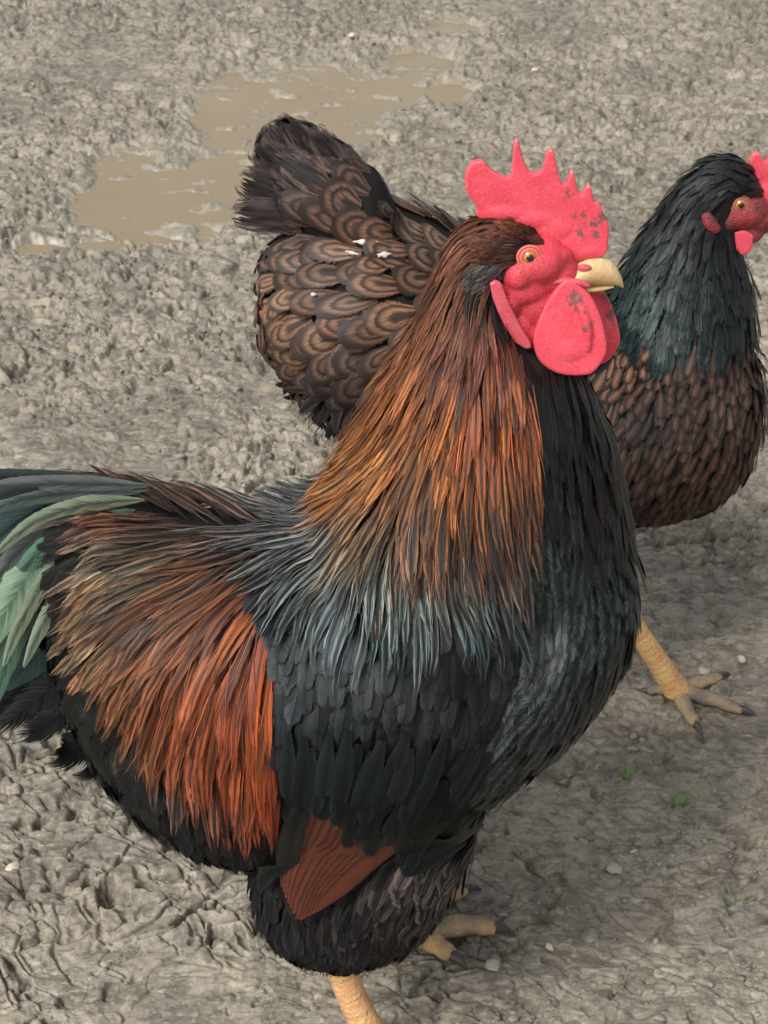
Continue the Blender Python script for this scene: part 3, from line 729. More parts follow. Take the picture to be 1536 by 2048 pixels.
TAILS = [
    ([(160, 1150), (40, 1180), (-80, 1220), (-220, 1240)], .004, .034, BLK, BLD, M_TAIL), ([(160, 1080), (20, 1080), (-120, 1070), (-260, 1060)], .004, .034, BLK, BLD, M_TAIL),
    ([(160, 1050), (20, 1030), (-120, 1020), (-260, 1000)], .003, .030, BLK, BLD, M_TAIL), ([(200, 1290), (100, 1360), (0, 1420), (-90, 1450)], .010, .036, BLK, BLD, M_BLACK),
    ([(180, 1180), (60, 1260), (-40, 1330), (-140, 1370)], .010, .026, TEA, TED, M_TAIL), ([(200, 1200), (110, 1270), (40, 1340), (-60, 1400)], .016, .024, TEA, TED, M_TAIL),
    ([(250, 1240), (150, 1330), (60, 1410), (-30, 1475)], .020, .030, BLK, BLD, M_BLACK), ([(260, 1300), (170, 1380), (90, 1450), (20, 1478)], .024, .032, BLK, BLD, M_BLACK),
    ([(290, 1360), (210, 1440), (140, 1505), (90, 1520)], .026, .034, BLK, BLD, M_BLACK), ([(300, 1400), (240, 1480), (180, 1535), (150, 1545)], .030, .030, BLK, BLD, M_BLACK),
    ([(250, 985), (120, 1000), (10, 1060), (-90, 1180), (-160, 1340)], .008, .018, TEA, TED, M_TAIL), ([(260, 1000), (140, 1030), (30, 1110), (-60, 1240)], .012, .016, GRY, GRYD, M_TAIL),
    ([(240, 1000), (130, 1050), (50, 1150), (-20, 1290), (-80, 1450)], .016, .022, lin(80, 112, 94), lin(46, 70, 60), M_TAIL), ([(210, 1050), (100, 1100), (30, 1190), (-40, 1330)], .022, .026, lin(112, 134, 110), lin(76, 98, 80), M_TAIL),
    ([(200, 1090), (110, 1140), (50, 1230), (5, 1350), (-20, 1440)], .028, .015, GRN, GRD, M_TAIL), ([(220, 1100), (140, 1170), (85, 1250), (45, 1340)], .034, .011, OLI, OLD, M_TAIL),
    ([(260, 962), (120, 958), (-20, 952), (-160, 960)], .002, .010, BLK, BLD, M_TAIL), ([(300, 972), (150, 968), (0, 975), (-160, 1010)], .004, .011, GRY, GRYD, M_TAIL),
    ([(280, 985), (150, 985), (20, 1005), (-100, 1070)], .006, .011, lin(70, 82, 80), GRYD, M_TAIL), ([(270, 980), (130, 972), (10, 985), (-120, 1030)], .005, .010, BLK, BLD, M_TAIL), ([(290, 1000), (170, 1010), (60, 1050), (-20, 1120)], .010, .011, OLI, OLD, M_TAIL),
    ([(270, 1020), (170, 1045), (80, 1100), (0, 1220), (-40, 1320)], .018, .012, GRN, GRD, M_TAIL), ([(250, 1060), (160, 1095), (90, 1160), (30, 1270), (5, 1340)], .026, .011, OLI, OLD, M_TAIL)]
for far in (False, True):
    for pts, ysh, w, e, c, m in TAILS:
        if far and min(v for _, v in pts) < 980: continue
        tail_feather(pts, ysh, w, jitc(e, .12), c, far, m)

# ---- head parts
def scab(me, blobs):
    at = me.attributes.new('scab', 'FLOAT', 'POINT'); val = []
    for v in me.vertices:
        u, w, _ = proj(v.co); val.append(max([0.0]+[1-math.hypot(u-a, w-b)/r for a, b, r in blobs]))
    at.data.foreach_set('value', val)
COMB = [(962, 420), (945, 398), (932, 375), (930, 345), (944, 324), (966, 320), (978, 336), (998, 350), (1020, 354), (1024, 328), (1027, 288), (1033, 274), (1040, 290), (1050, 330), (1060, 344),
        (1074, 346), (1086, 336), (1092, 308), (1100, 297), (1109, 306), (1116, 338), (1122, 368), (1132, 366), (1138, 346), (1144, 340), (1151, 350), (1156, 380), (1164, 386), (1170, 374), (1177, 369), (1183, 380),
        (1187, 404), (1195, 402), (1202, 412), (1208, 428), (1215, 440), (1216, 470), (1215, 500), (1203, 512), (1175, 516), (1143, 518), (1115, 504), (1085, 478), (1040, 450), (1000, 436)]
random.seed(9); bm = slab([(u+random.uniform(-1.5, 1.5), v+random.uniform(-1.5, 1.5)) for u, v in COMB], YR, .0040, 3)
for (u, v, rx, rz) in ((1010, 425, .012, .006), (1060, 440, .012, .007), (1100, 462, .012, .009), (1140, 490, .011, .009), (1172, 500, .007, .005)):
    ellipsoid(bm, S(u, v), (rx*1.2, .0032, rz))
cm = remesh(bm, .0007, 5, .5, 'comb'); scab(cm, [(1145, 390, 26), (1160, 440, 34), (1190, 450, 36), (1160, 470, 30), (1205, 430, 24)])
link('comb', cm, M_COMB, rooster)
WAT = [(1131, 556), (1104, 585), (1086, 612), (1070, 650), (1065, 680), (1073, 706), (1092, 725), (1118, 736), (1150, 739), (1182, 734), (1202, 712), (1212, 688), (1208, 655), (1198, 622), (1183, 592), (1160, 570)]
def wattle(pts, y, lean, blobs):
    bm = slab(pts, YR+y, .0046, 3)
    cu = sum(p[0] for p in pts)/len(pts)
    ellipsoid(bm, S(cu, 690, y), (.012, .0034, .008))
    p0, p1 = S(cu+14, 590, y), S(cu+34, 690, y)       # pinched fold down the wattle
    path_tube(bm, resample([p0+Vector((0, -.0022, 0)), (p0+p1)/2+Vector((.002, -.0032, 0)), p1+Vector((0, -.0024, 0))], 10), [.0012+.0012*math.sin(math.pi*k/9) for k in range(10)], 8)
    me = remesh(bm, .0008, 8, .5, 'wattle')
    z0 = S(1130, 556, y).z
    for v in me.vertices: v.co.y += lean*(z0-v.co.z)
    scab(me, blobs); return link('wattle', me, M_COMB, rooster)
wattle(WAT, -.0115, -.10, [(1165, 625, 40), (1150, 600, 30), (1175, 645, 26)])
wattle([(u+26+(v-556)*.02, v-6) for u, v in WAT], .0105, .06, [(1205, 590, 44), (1222, 620, 40), (1226, 650, 30)])
bm = bmesh.new()          # bare red face
for (u, v, y, rx, ry, rz) in ((1016, 585, 0, .0085, .0172, .0110), (1036, 640, 0, .0095, .0160, .0140), (1034, 530, 0, .0110, .0192, .0110), (1062, 494, 0, .0165, .0125, .0085), (1100, 508, 0, .012, .0105, .0075), (1072, 516, 0, .0155, .0178, .0120), (1045, 558, 0, .0165, .0170, .0125), (1100, 542, 0, .0150, .0130, .0105), (1128, 548, 0, .0100, .0085, .0060), (1070, 600, 0, .0145, .0150, .0150), (1110, 590, 0, .014, .0110, .012), (1062, 650, 0, .0105, .0140, .015)):
    ellipsoid(bm, S(u, v, y), (rx, ry, rz))
fm = remesh(bm, .0010, 5, .5, 'face'); face = link('face', fm, M_FACE, rooster)
fb = BVHTree.FromPolygons([v.co.copy() for v in fm.vertices], [tuple(p.vertices) for p in fm.polygons])
def hit_face(tree, u, v, Y):
    o = Vector((0, 0, CAM_H)); d = (on_plane(u, v, Y)-o).normalized(); h = tree.ray_cast(o, d); return (h[0], h[1]) if h[0] is not None else (on_plane(u, v, Y-.015), Vector((0, -1, 0)))
def mirror(p, Y): return Vector((p.x, 2*Y-p.y, p.z))
def build_eye(c, out, r, lid, parent):
    """eyeball with iris, pupil and ringed lid looking along 'out'"""
    rot = out.to_track_quat('Z', 'Y').to_matrix()
    bm = bmesh.new(); ellipsoid(bm, c-out*r*0.45, (r, r, r), seg=24); eye = link('eye', bm_mesh(bm), M_IRIS, parent)
    bm = bmesh.new(); ellipsoid(bm, c+out*r*0.42, (r*.46, r*.46, r*.17), rot, 16); link('pupil', bm_mesh(bm), M_PUPIL, eye)
    for rr, th in ((1.02, .24), (1.42, .20)):
        bm = bmesh.new(); n = 28; m = 8; V = []
        for i in range(n):
            a = 2*math.pi*i/n; row = []
            for j in range(m):
                b = 2*math.pi*j/m; q = Vector(((rr+th*math.cos(b))*math.cos(a), (rr+th*math.cos(b))*math.sin(a)*.92, th*math.sin(b)*.9))*r
                row.append(bm.verts.new(c-out*r*(rr-1)*.35+rot @ q))
            V.append(row)
        for i in range(n):
            for j in range(m): bm.faces.new((V[i][j], V[(i+1) % n][j], V[(i+1) % n][(j+1) % m], V[i][(j+1) % m]))
        link('eyelid', bm_mesh(bm), lid, eye)
p, n = hit_face(fb, 1059, 514, YR)
for far in (False, True):
    out = Vector((.10, -1, .12)).normalized(); c = p+out*.0002
    if far: c = mirror(c, YR); out.y = -out.y
    build_eye(c, out, .0040, M_LID, rooster)
# earlobe and cheek fold
for far in (False, True):
    sy = 1 if far else -1
    bm = slab0([(u+7, v) for u, v in ((972, 566), (984, 560), (996, 566), (1004, 588), (1018, 620), (1036, 655), (1054, 684), (1056, 694), (1044, 697), (1024, 684), (1004, 655), (988, 622), (977, 592))], YR-.0185, .0030)
    me = remesh(bm, .0007, 6, .5)
    for v in me.vertices:
        if far: v.co.y = 2*YR-v.co.y
    if far: me.flip_normals()
    link('earlobe', me, M_LOBE, rooster)
    bm = bmesh.new()      # fold under the mouth corner
    pts = [Vector((on_plane(u, v, YR-.012).x, YR-.0118, on_plane(u, v, YR-.012).z)) for u, v in ((1100, 566), (1128, 562), (1160, 566), (1180, 574))]
    if far: pts = [mirror(q, YR) for q in pts]
    path_tube(bm, resample(pts, 10), [.0009+.0008*math.sin(math.pi*k/9) for k in range(10)], 10)
    link('mouth_fold', bm_mesh(bm), M_LOBE, rooster)
# beak
def beak(name, spec, mat, parent, Y):
    bm = bmesh.new(); rings = []
    for (u, vt, vb, w) in spec:
        a, b = on_plane(u, vt, Y), on_plane(u, vb, Y); rings.append(((a+b)/2, Vector((0, w, 0)), (a-b)/2))
    rings_tube(bm, rings, 20); me = remesh(bm, .0006, 4, .5, name); return link(name, me, mat, parent)
bk = beak('beak', [(1105, 556, 567, .0098), (1130, 545, 568, .0096), (1152, 528, 568, .0090), (1176, 514, 568, .0076), (1202, 513, 568, .0060), (1222, 521, 569, .0047), (1235, 536, 571, .0033), (1243, 552, 575, .0020), (1247, 566, 577, .0010)], M_BEAK, rooster, YR)
beak('lower_beak', [(1110, 566, 578, .0060), (1150, 567, 582, .0058), (1185, 567, 581, .0048), (1210, 567, 578, .0036), (1228, 568, 574, .002)], M_BEAK, bk, YR)
for s in (-1, 1):
    bm = bmesh.new(); c = on_plane(1166, 524, YR); c.y += s*.0064; ellipsoid(bm, c, (.0034, .0014, .0018)); link('nostril_flap', bm_mesh(bm), M_LOBE, bk)
# ear tuft of short grey feathers
ear = Plumage(); random.seed(5)
for far in (False, True):
    for k in range(90):
        u, v = random.uniform(958, 1012), random.uniform(518, 556); q, m = hit_face(roo.bvh, u, v, YR)
        if far: q = mirror(q, YR); m = Vector((m.x, -m.y, m.z))
        d = Vector((-.7, 0, -.5)); d = (d-m*d.dot(m)).normalized(); L = random.uniform(.008, .013)
        g = random.uniform(.6, 1.4); ce = tuple(x*g for x in lin(92, 88, 84)); cc = tuple(x*g for x in lin(48, 46, 46))
        ear.add([(q+m*(.002+.003*i/4)+d*(L*i/4), d, m) for i in range(5)], L, .0022, lance, lambda p, t, ce=ce, cc=cc: (ce, cc, .4), random.random(), roll=random.gauss(0, .3))
ear.build('ear_tuft', M_FLUFF, rooster)
brow = Plumage()
for far in (False, True):
    for k in range(1300):
        a = random.random(); b = random.random(); u, v = 1122-135*a, 498-62*a+(b-.25)*(12+52*a)
        if k > 800: u, v = 1034-abs(random.gauss(0, 26)), random.uniform(474, 530)
        q, m = hit_face(fb, u, v, YR); q2, m2 = hit_face(roo.bvh, u, v, YR)
        if (q2-cam.location).length < (q-cam.location).length: q, m = q2, m2
        if abs(q.y-(YR-.015)) < 1e-5: continue
        if math.hypot(u-1059, v-512) < 28 or (u > 1035 and v > 490): continue
        if q.y < YR-.03 or math.hypot(proj(q)[0]-u, proj(q)[1]-v) > 30: continue
        if far: q = mirror(q, YR); m = Vector((m.x, -m.y, m.z))
        d = Vector((-1, 0, .38-.5*b*a-.15*a)); d = (d-m*d.dot(m)).normalized(); L = random.uniform(.006, .010); g = random.uniform(.55, 1.5)
        ce = tuple(x*g for x in lin(112, 66, 46)); cc = tuple(x*g for x in lin(58, 38, 31))
        L *= 1+.9*max(0, (1060-u)/70)
        brow.add([(q+m*(.0006+.0016*i/4)+d*(L*i/4)+Vector((0, 0, -.0012*(i/4)**2*max(0, (1060-u)/30))), d, m) for i in range(5)], L, .0018, lance, colour(HCOL, .35, .15), random.random(), roll=random.gauss(0, .2))
brow.build('brow_plumage', M_HACKLE, rooster)

# ---- legs
def build_leg(parent, shank, toes, r0, mat, toe_mat, spur=None, scut=26):
    """scaled shank with three front toes, a hind toe and claws; leg > claw"""
    bm = bmesh.new()
    cs = resample(shank, 60); rad = []
    for k in range(60):
        t = k/59; sc = (t*scut) % 1.0
        rad.append(r0*(1.10-.22*math.sin(math.pi*t)+.12*t*t)*(1+.07*(1-sc)))
    path_tube(bm, cs, rad, 16)
    foot = shank[-1]; ellipsoid(bm, foot, (r0*1.35, r0*1.3, r0*.95))
    claws = []; toe_meshes = []
    for tp, rt in toes:
        c2 = resample([foot]+tp, 40); rr = []
        for k in range(40):
            t = k/39; sc = (t*14) % 1.0; j = .12*math.sin(t*math.pi*3.2)**2
            rr.append(rt*(1.15-.5*t+j)*(1+.07*(1-sc)))
        tb = bmesh.new(); path_tube(tb, c2, rr, 12, .85); toe_meshes.append(tb)
        d = (c2[-1]-c2[-4]).normalized(); claws.append((c2[-1], d, rt))
    leg = link('leg', remesh(bm, .0010, 2, .5, 'leg'), mat, parent)
    for tb in toe_meshes: link('toe', remesh(tb, .0010, 2, .5, 'toe'), toe_mat, leg)
    for (p, d, rt) in claws:
        bm = bmesh.new(); q = [p-d*.003, p+d*.005+Vector((0, 0, .001)), p+d*.010-Vector((0, 0, .001)), p+d*.015-Vector((0, 0, .005))]
        path_tube(bm, resample(q, 8), [rt*.62*(1-k/7.4) for k in range(8)], 10); link('claw', bm_mesh(bm), M_CLAW, leg)
    if spur is not None:
        bm = bmesh.new(); path_tube(bm, resample(spur, 6), [.0045*(1-k/5.6) for k in range(6)], 10); link('spur', bm_mesh(bm), M_BEAK, leg)
    return leg
def G(u, v, r=.005):
    p = on_ground(u, v); 
    for _ in range(3): p = on_ground(u, v, gh(p.x, p.y)+r)
    return p
def GX(x, y, r=.005): return Vector((x, y, gh(x, y)+r))
yN = YR-.052
f0 = on_ground(782, 2175); f0 = GX(f0.x, f0.y, .012); hy = yN; yN = f0.y
hk = on_plane(668, 1885, hy)
build_leg(rooster, [hk, (hk*.55+f0*.45)+Vector((-.004, 0, 0)), f0],
          [([GX(f0.x+.035, yN+.012, .008), GX(f0.x+.068, yN+.022, .005)], .0072), ([GX(f0.x+.042, yN-.006, .009), GX(f0.x+.085, yN-.010, .005)], .0078), ([GX(f0.x+.030, yN-.028, .008), GX(f0.x+.058, yN-.050, .005)], .0072), ([GX(f0.x-.020, yN+.004, .009), GX(f0.x-.036, yN+.008, .005)], .006)],
          .0098, M_LEG, M_LEG)
f1 = G(842, 1868, .011); hk1 = Vector((f1.x-.040, YR+.050, .115))
build_leg(rooster, [hk1, hk1*.5+f1*.5, f1],
          [([G(925, 1850, .010), G(990, 1856, .007)], .0078), ([G(872, 1888, .010), G(905, 1912, .007)], .0076), ([G(880, 1800, .008), G(930, 1780, .005)], .0070), ([G(790, 1862, .008), G(760, 1858, .005)], .006)],
          .0092, M_MUDDYLEG, M_MUDDYLEG)

# ================================================================== HEN
random.seed(11)
YH = 1.05
hen = bpy.data.objects.new('hen', None); COL.objects.link(hen); hen.location = (0.10, YH, 0)
tag(hen, 'brown laced hen with black neck walking behind the rooster', 'hen')
T = lambda u, v, y=0.0: on_plane(u, v, YH+y)
bm = bmesh.new()
HB = [(545, 520, 690, .030), (590, 470, 750, .055), (650, 430, 810, .075), (740, 400, 890, .088), (860, 440, 960, .095), (980, 500, 1020, .098), (1100, 540, 1045, .098), (1220, 570, 1045, .095), (1330, 600, 1036, .090), (1415, 620, 1012, .080), (1475, 660, 955, .062), (1508, 710, 880, .036), (1520, 760, 830, .014)]
rings_tube(bm, ringsYZ(HB, YH), 32)
HN = [(350, 1380, 1500, .012), (385, 1345, 1490, .018), (430, 1318, 1475, .021), (480, 1285, 1478, .026), (540, 1250, 1495, .036), (610, 1215, 1505, .052), (700, 1195, 1500, .068), (760, 1230, 1480, .06)]
rings_tube(bm, ringsXY(HN, YH), 28)
for a, b, c, d in (((745, 470), 110, .045, 0), ((680, 410), 105, .032, 0), ((610, 345), 85, .022, 0), ((560, 290), 48, .012, 0)): pass
tr_ = []
for (u, v), half, yw in (((770, 520), 70, .045), ((690, 425), 100, .034), ((625, 360), 95, .024), ((575, 305), 62, .015), ((548, 270), 26, .008)):
    c = T(u, v); q = T(u+half*.72, v-half*.70); tr_.append((c, q-c, Vector((0, yw, 0))))
rings_tube(bm, tr_, 24)
ellipsoid(bm, T(1445, 380), (.026, .0165, .024)); ellipsoid(bm, T(1490, 410), (.016, .012, .017)); ellipsoid(bm, T(1480, 450), (.014, .011, .016))
for s_, du in ((-1, -30), (1, -40)):
    k = []
    for (v, ul, ur, a) in [(900, 1000+du, 1250+du, .030), (980, 1030+du, 1240+du, .032), (1060, 1070+du, 1220+du, .026), (1120, 1110+du, 1200+du, .018)]:
        p_, q_ = T(ul, v), T(ur, v); c = (p_+q_)/2; c.y = YH+s_*.045; k.append((c, Vector(((q_.x-p_.x)/2, 0, 0)), Vector((0, a, 0))))
    rings_tube(bm, k, 20)
hcore = remesh(bm, .0038, 6, .5, 'body')
link('body', hcore, M_CORE, hen)
HFLOW = Field([
    (1490, 340, -1, -.2), (1440, 325, -1, .1), (1380, 350, -.8, .6), (1330, 430, -.5, 1), (1400, 420, -.5, .9), (1400, 500, -.25, 1), (1300, 560, -.35, 1), (1450, 600, 0, 1), (1480, 530, .1, 1), (1250, 650, -.3, 1), (1400, 680, -.1, 1),
    (1350, 800, -.25, 1), (1450, 850, -.3, 1), (1300, 950, -.5, .9), (1250, 800, -.5, .9), (1400, 980, -.6, .8), (1150, 700, -1, .4), (1000, 700, -1, .3), (1000, 550, -1, .1), (1000, 900, -.8, .5),
    (870, 430, -1, -.15), (800, 400, -1, -.15), (740, 440, -1, -.1), (700, 500, -1, .0), (600, 500, -1, .1), (560, 580, -1, .2), (560, 660, -1, .35), (700, 650, -.9, .35), (800, 600, -.95, .25), (850, 750, -.8, .6), (650, 760, -.6, .8),
    (600, 330, -.62, -.78), (520, 350, -.8, -.5), (650, 330, -.65, -.75), (690, 400, -.8, -.5), (560, 270, -.6, -.8), (560, 420, -1, -.25), (640, 850, -.4, 1), (720, 870, -.3, 1)], 3.2)
hb = Bird(hcore, YH, HFLOW)
HFACE_P = [(1446, 396), (1470, 388), (1500, 385), (1545, 400), (1580, 470), (1510, 500), (1466, 496), (1464, 468), (1440, 450)]
HNECK_P = [(1600, 280), (1600, 420), (1500, 386), (1446, 392), (1440, 460), (1466, 505), (1540, 505), (1545, 640), (1440, 690), (1330, 690), (1240, 660), (1150, 640), (1250, 440), (1350, 280)]
HTAIL_P = [(400, 180), (640, 200), (735, 345), (690, 420), (600, 470), (420, 470)]
HFLUFF_P = [(520, 735), (640, 760), (760, 790), (1000, 850), (1000, 1100), (500, 1100)]
HBREAST_P = [(1150, 640), (1240, 660), (1330, 690), (1440, 690), (1600, 600), (1600, 1150), (1050, 1150), (1080, 800)]
HBC = Field([C7(*a) for a in [(1260, 730, (44, 38, 36), (136, 98, 76), .30), (1400, 800, (50, 42, 39), (98, 68, 54), .14), (1480, 800, (52, 43, 40), (96, 68, 55), .18), (1400, 930, (48, 38, 35), (96, 62, 48), .16), (1300, 980, (44, 34, 31), (84, 56, 45), .16), (1300, 850, (50, 45, 44), (88, 66, 56), .08)]], 3)
HNC = Field([C7(*a) for a in [(1440, 320, (46, 48, 51), (27, 28, 30), .5), (1330, 420, (27, 30, 30), (16, 17, 17), .5), (1400, 480, (32, 36, 36), (17, 19, 19), .5), (1270, 560, (43, 59, 57), (24, 32, 32), .5), (1300, 640, (49, 68, 67), (27, 36, 36), .5), (1430, 600, (41, 46, 46), (24, 26, 26), .5), (1480, 560, (38, 40, 41), (22, 23, 24), .5)]], 3)  # greenish entries paint the sheen into the black neck colour
HLC = Field([C7(*a) for a in [(560, 300, (80, 68, 66), (46, 42, 43), .5), (480, 400, (58, 58, 60), (38, 38, 40), .5), (640, 380, (94, 74, 64), (42, 36, 35), .5), (600, 470, (90, 70, 62), (44, 40, 40), .5), (700, 480, (118, 88, 68), (46, 38, 34), .5), (850, 450, (112, 88, 70), (46, 40, 36), .5), (560, 590, (120, 88, 66), (52, 44, 40), .5), (560, 680, (116, 84, 62), (50, 42, 37), .5),
    (700, 600, (112, 84, 66), (46, 38, 34), .5), (800, 620, (122, 88, 66), (46, 36, 31), .5), (640, 840, (56, 54, 54), (38, 36, 36), .5), (700, 760, (84, 66, 56), (42, 36, 34), .5)]], 3)
def hcol(field, jit):
    f = 1+random.uniform(-jit, jit); g = 1+random.uniform(-jit*.3, jit*.3)
    def fn(p, t):
        a = field(*hb.pix(p)); return (a[0]*f, a[1]*f*g, a[2]*f*g), (a[3]*f, a[4]*f, a[5]*f), a[6]
    return fn
HRIDGE_P = [(590, 215), (650, 250), (770, 330), (910, 420), (890, 470), (720, 400), (600, 300)]
def htract(u, v):
    r_ = htract0(u, v)
    if r_ and inpoly(u, v, HRIDGE_P): r_ = (r_[0], r_[1]*.8, r_[2]*.75, r_[3]*.75, .002, .0005, r_[6], r_[7])
    return r_
def htract0(u, v):
    if inpoly(u, v, HFACE_P): return None
    if inpoly(u, v, HNECK_P):
        a = max(0, min(1, (v-330)/300)); return ('neck_hackle', .0038+.0032*a, .020+.014*a, .005+.007*a, .004+.002*a, .001, broad if a > .5 else lance, HNC)
    if inpoly(u, v, HTAIL_P): return ('tail', .0115, .055, .026, .006, .002, broad, HLC)
    if inpoly(u, v, HFLUFF_P): return ('fluff', .0075, .045, .010, .014, .001, lance, HLC)
    if inpoly(u, v, HBREAST_P): return ('breast', .0062, .024, .0115, .005, .001, broad, HBC)
    if u > 1380: return ('neck_hackle', .0042, .020, .006, .004, .001, lance, HNC)
    return ('laced', .0130, .042, .027, .009, .002, broad, HLC)
P, N = sample_surface(hcore, 30000, 0); info = []; sp = []
for i in range(len(P)):
    p = Vector(P[i]); u, v = hb.pix(p); tr = htract(u, v)
    hid = p.y > YH+.035 or (860 < u < 1180 and v > 520)
    info.append(tr); sp.append(None if tr is None else tr[1]*(1.3 if hid else 1.0))
packs = {k: Plumage() for k in ('neck_hackle', 'fluff', 'breast')}; nobj = 0
for i in thin(P, sp, None):
    nm, _, L, w, lift, off, prof, cf = info[i]; L *= random.uniform(.75, 1.2); w *= random.uniform(.7, 1.15)
    path = hb.path(Vector(P[i]), Vector(N[i]), L, 10 if nm == 'laced' else 8, lift*random.uniform(.8, 1.3), off, {'laced': .20, 'tail': .14, 'fluff': .3}.get(nm, .16))
    pu, pv = hb.pix(Vector(P[i]))
    if nm in ('laced', 'tail') and pu > 745 and pv < 470 and path[-1][1].z > .42: continue
    args = (path, L, w, prof, hcol(cf, .32), random.random()); kw = dict(roll=random.gauss(0, .12), across=7 if nm in ('laced', 'tail') else 3, cup=.22 if nm == 'laced' else .12)
    if nm in ('laced', 'tail'):
        f = Plumage(); f.add(*args, **kw); f.build('back_feather' if nm == 'laced' else 'tail_feather', M_LACED if nm == 'laced' else M_HENBR, hen, kind=None); nobj += 1
    else: packs[nm].add(*args, **kw)
P2, N2 = sample_surface(hcore, 6000, 0)
for i in range(len(P2)):
    p = Vector(P2[i]); u, v = hb.pix(p); tr = htract(u, v)
    if tr is None or tr[0] not in ('fluff', 'neck_hackle'): continue
    path = hb.path(p, Vector(N2[i]), tr[2]*.9, 6, tr[4]*1.5, tr[5]+.001, .3, curl=random.gauss(0, .2)); packs[tr[0]].add(path, .03, .0009, strand, hcol(tr[7], .4), random.random())
packs['neck_hackle'].build('neck_hackle', M_BLACK, hen); packs['breast'].build('breast_plumage', M_HENBR, hen); packs['fluff'].build('rump_fluff', M_FLUFF, hen)
print('hen feathers', nobj)
# main tail quills standing up
for pts, w in (([(720, 440), (620, 330), (540, 232)], .034), ([(730, 430), (640, 330), (575, 236)], .030), ([(700, 450), (590, 360), (505, 285)], .036), ([(700, 470), (580, 400), (470, 350)], .036), ([(700, 480), (580, 440), (455, 425)], .034), ([(745, 420), (670, 320), (615, 255)], .026)):
    for s_ in (-1, 1):
        cs = resample([T(u, v, s_*(.004+.010*k)) for k, (u, v) in enumerate(pts)], 12); pa = []
        for k in range(12):
            d = (cs[min(k+1, 11)]-cs[max(k-1, 0)]).normalized(); n = Vector((0, s_, 0)); n = (n-d*n.dot(d)).normalized(); pa.append((cs[k], d, n))
        f = Plumage(); e = jitc(lin(86, 76, 74), .2); f.add(pa, .1, w, broad, lambda p, t, e=e: (e, lin(52, 46, 45), .35), random.random(), across=5, cup=.1); f.build('tail_quill', M_HENBR, hen, kind=None)
# pale droppings on the back feathers
# ---- hen head
bm = bmesh.new()
for (u, v, rx, ry, rz) in ((1480, 415, .021, .0185, .015), (1445, 430, .014, .0175, .012), (1510, 430, .014, .0125, .013), (1490, 460, .014, .013, .010), (1530, 440, .012, .009, .009)):
    ellipsoid(bm, T(u, v), (rx, ry, rz))
fm = remesh(bm, .0012, 5, .5); link('face', fm, M_HFACE, hen)
fb = BVHTree.FromPolygons([v.co.copy() for v in fm.vertices], [tuple(p.vertices) for p in fm.polygons])
p, n = hit_face(fb, 1481, 409, YH)
for far in (False, True):
    out = Vector((.08, -1, .12)).normalized(); c = p+out*.0003
    if far: c = mirror(c, YH); out.y = -out.y
    build_eye(c, out, .0046, M_HLID, hen)
HC = [(1500, 345), (1498, 318), (1506, 304), (1518, 303), (1524, 318), (1532, 326), (1538, 300), (1546, 292), (1553, 322), (1562, 330), (1568, 314), (1575, 330), (1582, 350), (1590, 356), (1594, 380), (1580, 408), (1550, 410), (1530, 390), (1515, 372)]
bm = slab(HC, YH, .005); ellipsoid(bm, T(1535, 385), (.012, .005, .010)); ellipsoid(bm, T(1560, 395), (.012, .005, .008))
hcm = remesh(bm, .0011, 4, .5); scab(hcm, []); link('comb', hcm, M_COMB, hen)
for s_ in (-1, 1):
    bm = slab([(1462, 462), (1459, 480), (1464, 498), (1480, 508), (1497, 504), (1505, 488), (1505, 468), (1490, 458)], YH+s_*.010, .006)
    me = remesh(bm, .0011, 5, .5); scab(me, []); link('wattle', me, M_COMB, hen)
    bm = bmesh.new(); pts = [T(u, v, s_*.0215) for u, v in ((1410, 425), (1420, 446), (1436, 462))]; path_tube(bm, resample(pts, 8), [.002+.0028*math.sin(math.pi*(.1+.8*k/7)) for k in range(8)], 10); link('earlobe', bm_mesh(bm), M_HFACE, hen)
bk = beak('beak', [(1525, 430, 455, .0068), (1545, 425, 455, .0062), (1565, 430, 456, .005), (1582, 440, 459, .003), (1590, 452, 463, .001)], M_BEAK, hen, YH)
beak('lower_beak', [(1518, 455, 466, .005), (1545, 456, 466, .0045), (1572, 457, 462, .002)], M_BEAK, bk, YH)
# ---- hen legs
g1 = G(1352, 1378, .010); h1 = on_plane(1195, 1130, YH-.045)
k1 = on_plane(1268, 1250, g1.y)
build_leg(hen, [h1, k1, g1], [([G(1420, 1398, .007), G(1485, 1420, .003)], .0064), ([G(1372, 1415, .007), G(1392, 1450, .003)], .0062), ([G(1400, 1365, .006), G(1440, 1352, .002)], .0060), ([G(1318, 1378, .006), G(1295, 1382, .003)], .005)], .0090, M_LEG, M_MUDTOE)
g2 = GX(.10, YH+.05, .010); h2 = Vector((.10, YH+.045, .12))
build_leg(hen, [h2, (h2+g2)/2, g2], [([GX(.14, YH+.06, .006), GX(.165, YH+.065, .003)], .006), ([GX(.135, YH+.04, .006), GX(.16, YH+.03, .003)], .006), ([GX(.13, YH+.075, .006), GX(.15, YH+.09, .003)], .006), ([GX(.08, YH+.05, .006), GX(.065, YH+.05, .003)], .005)], .008, M_LEG, M_LEG)

# white flecks of dry droppings caught in the back feathers
for (u, v, rx, rz) in ((735, 500, .0075, .0018), (760, 522, .0050, .0020), (712, 518, .0055, .0012), (640, 595, .0020, .0014)):
    q, m = hit_face(hb.bvh, u, v, YH); bm = bmesh.new()
    bmesh.ops.create_icosphere(bm, subdivisions=3, radius=1)
    for w in bm.verts:
        f = 1+.35*math.sin(w.co.x*5+u)*math.cos(w.co.z*4+v); w.co = Vector((w.co.x*rx*f, w.co.y*.0015, w.co.z*rz*f))
    rot = m.to_track_quat('Y', 'Z').to_matrix().to_4x4(); bm.transform(Matrix.Translation(q+m*.0085) @ rot)
    link('dropping', bm_mesh(bm), M_DROP, hen)

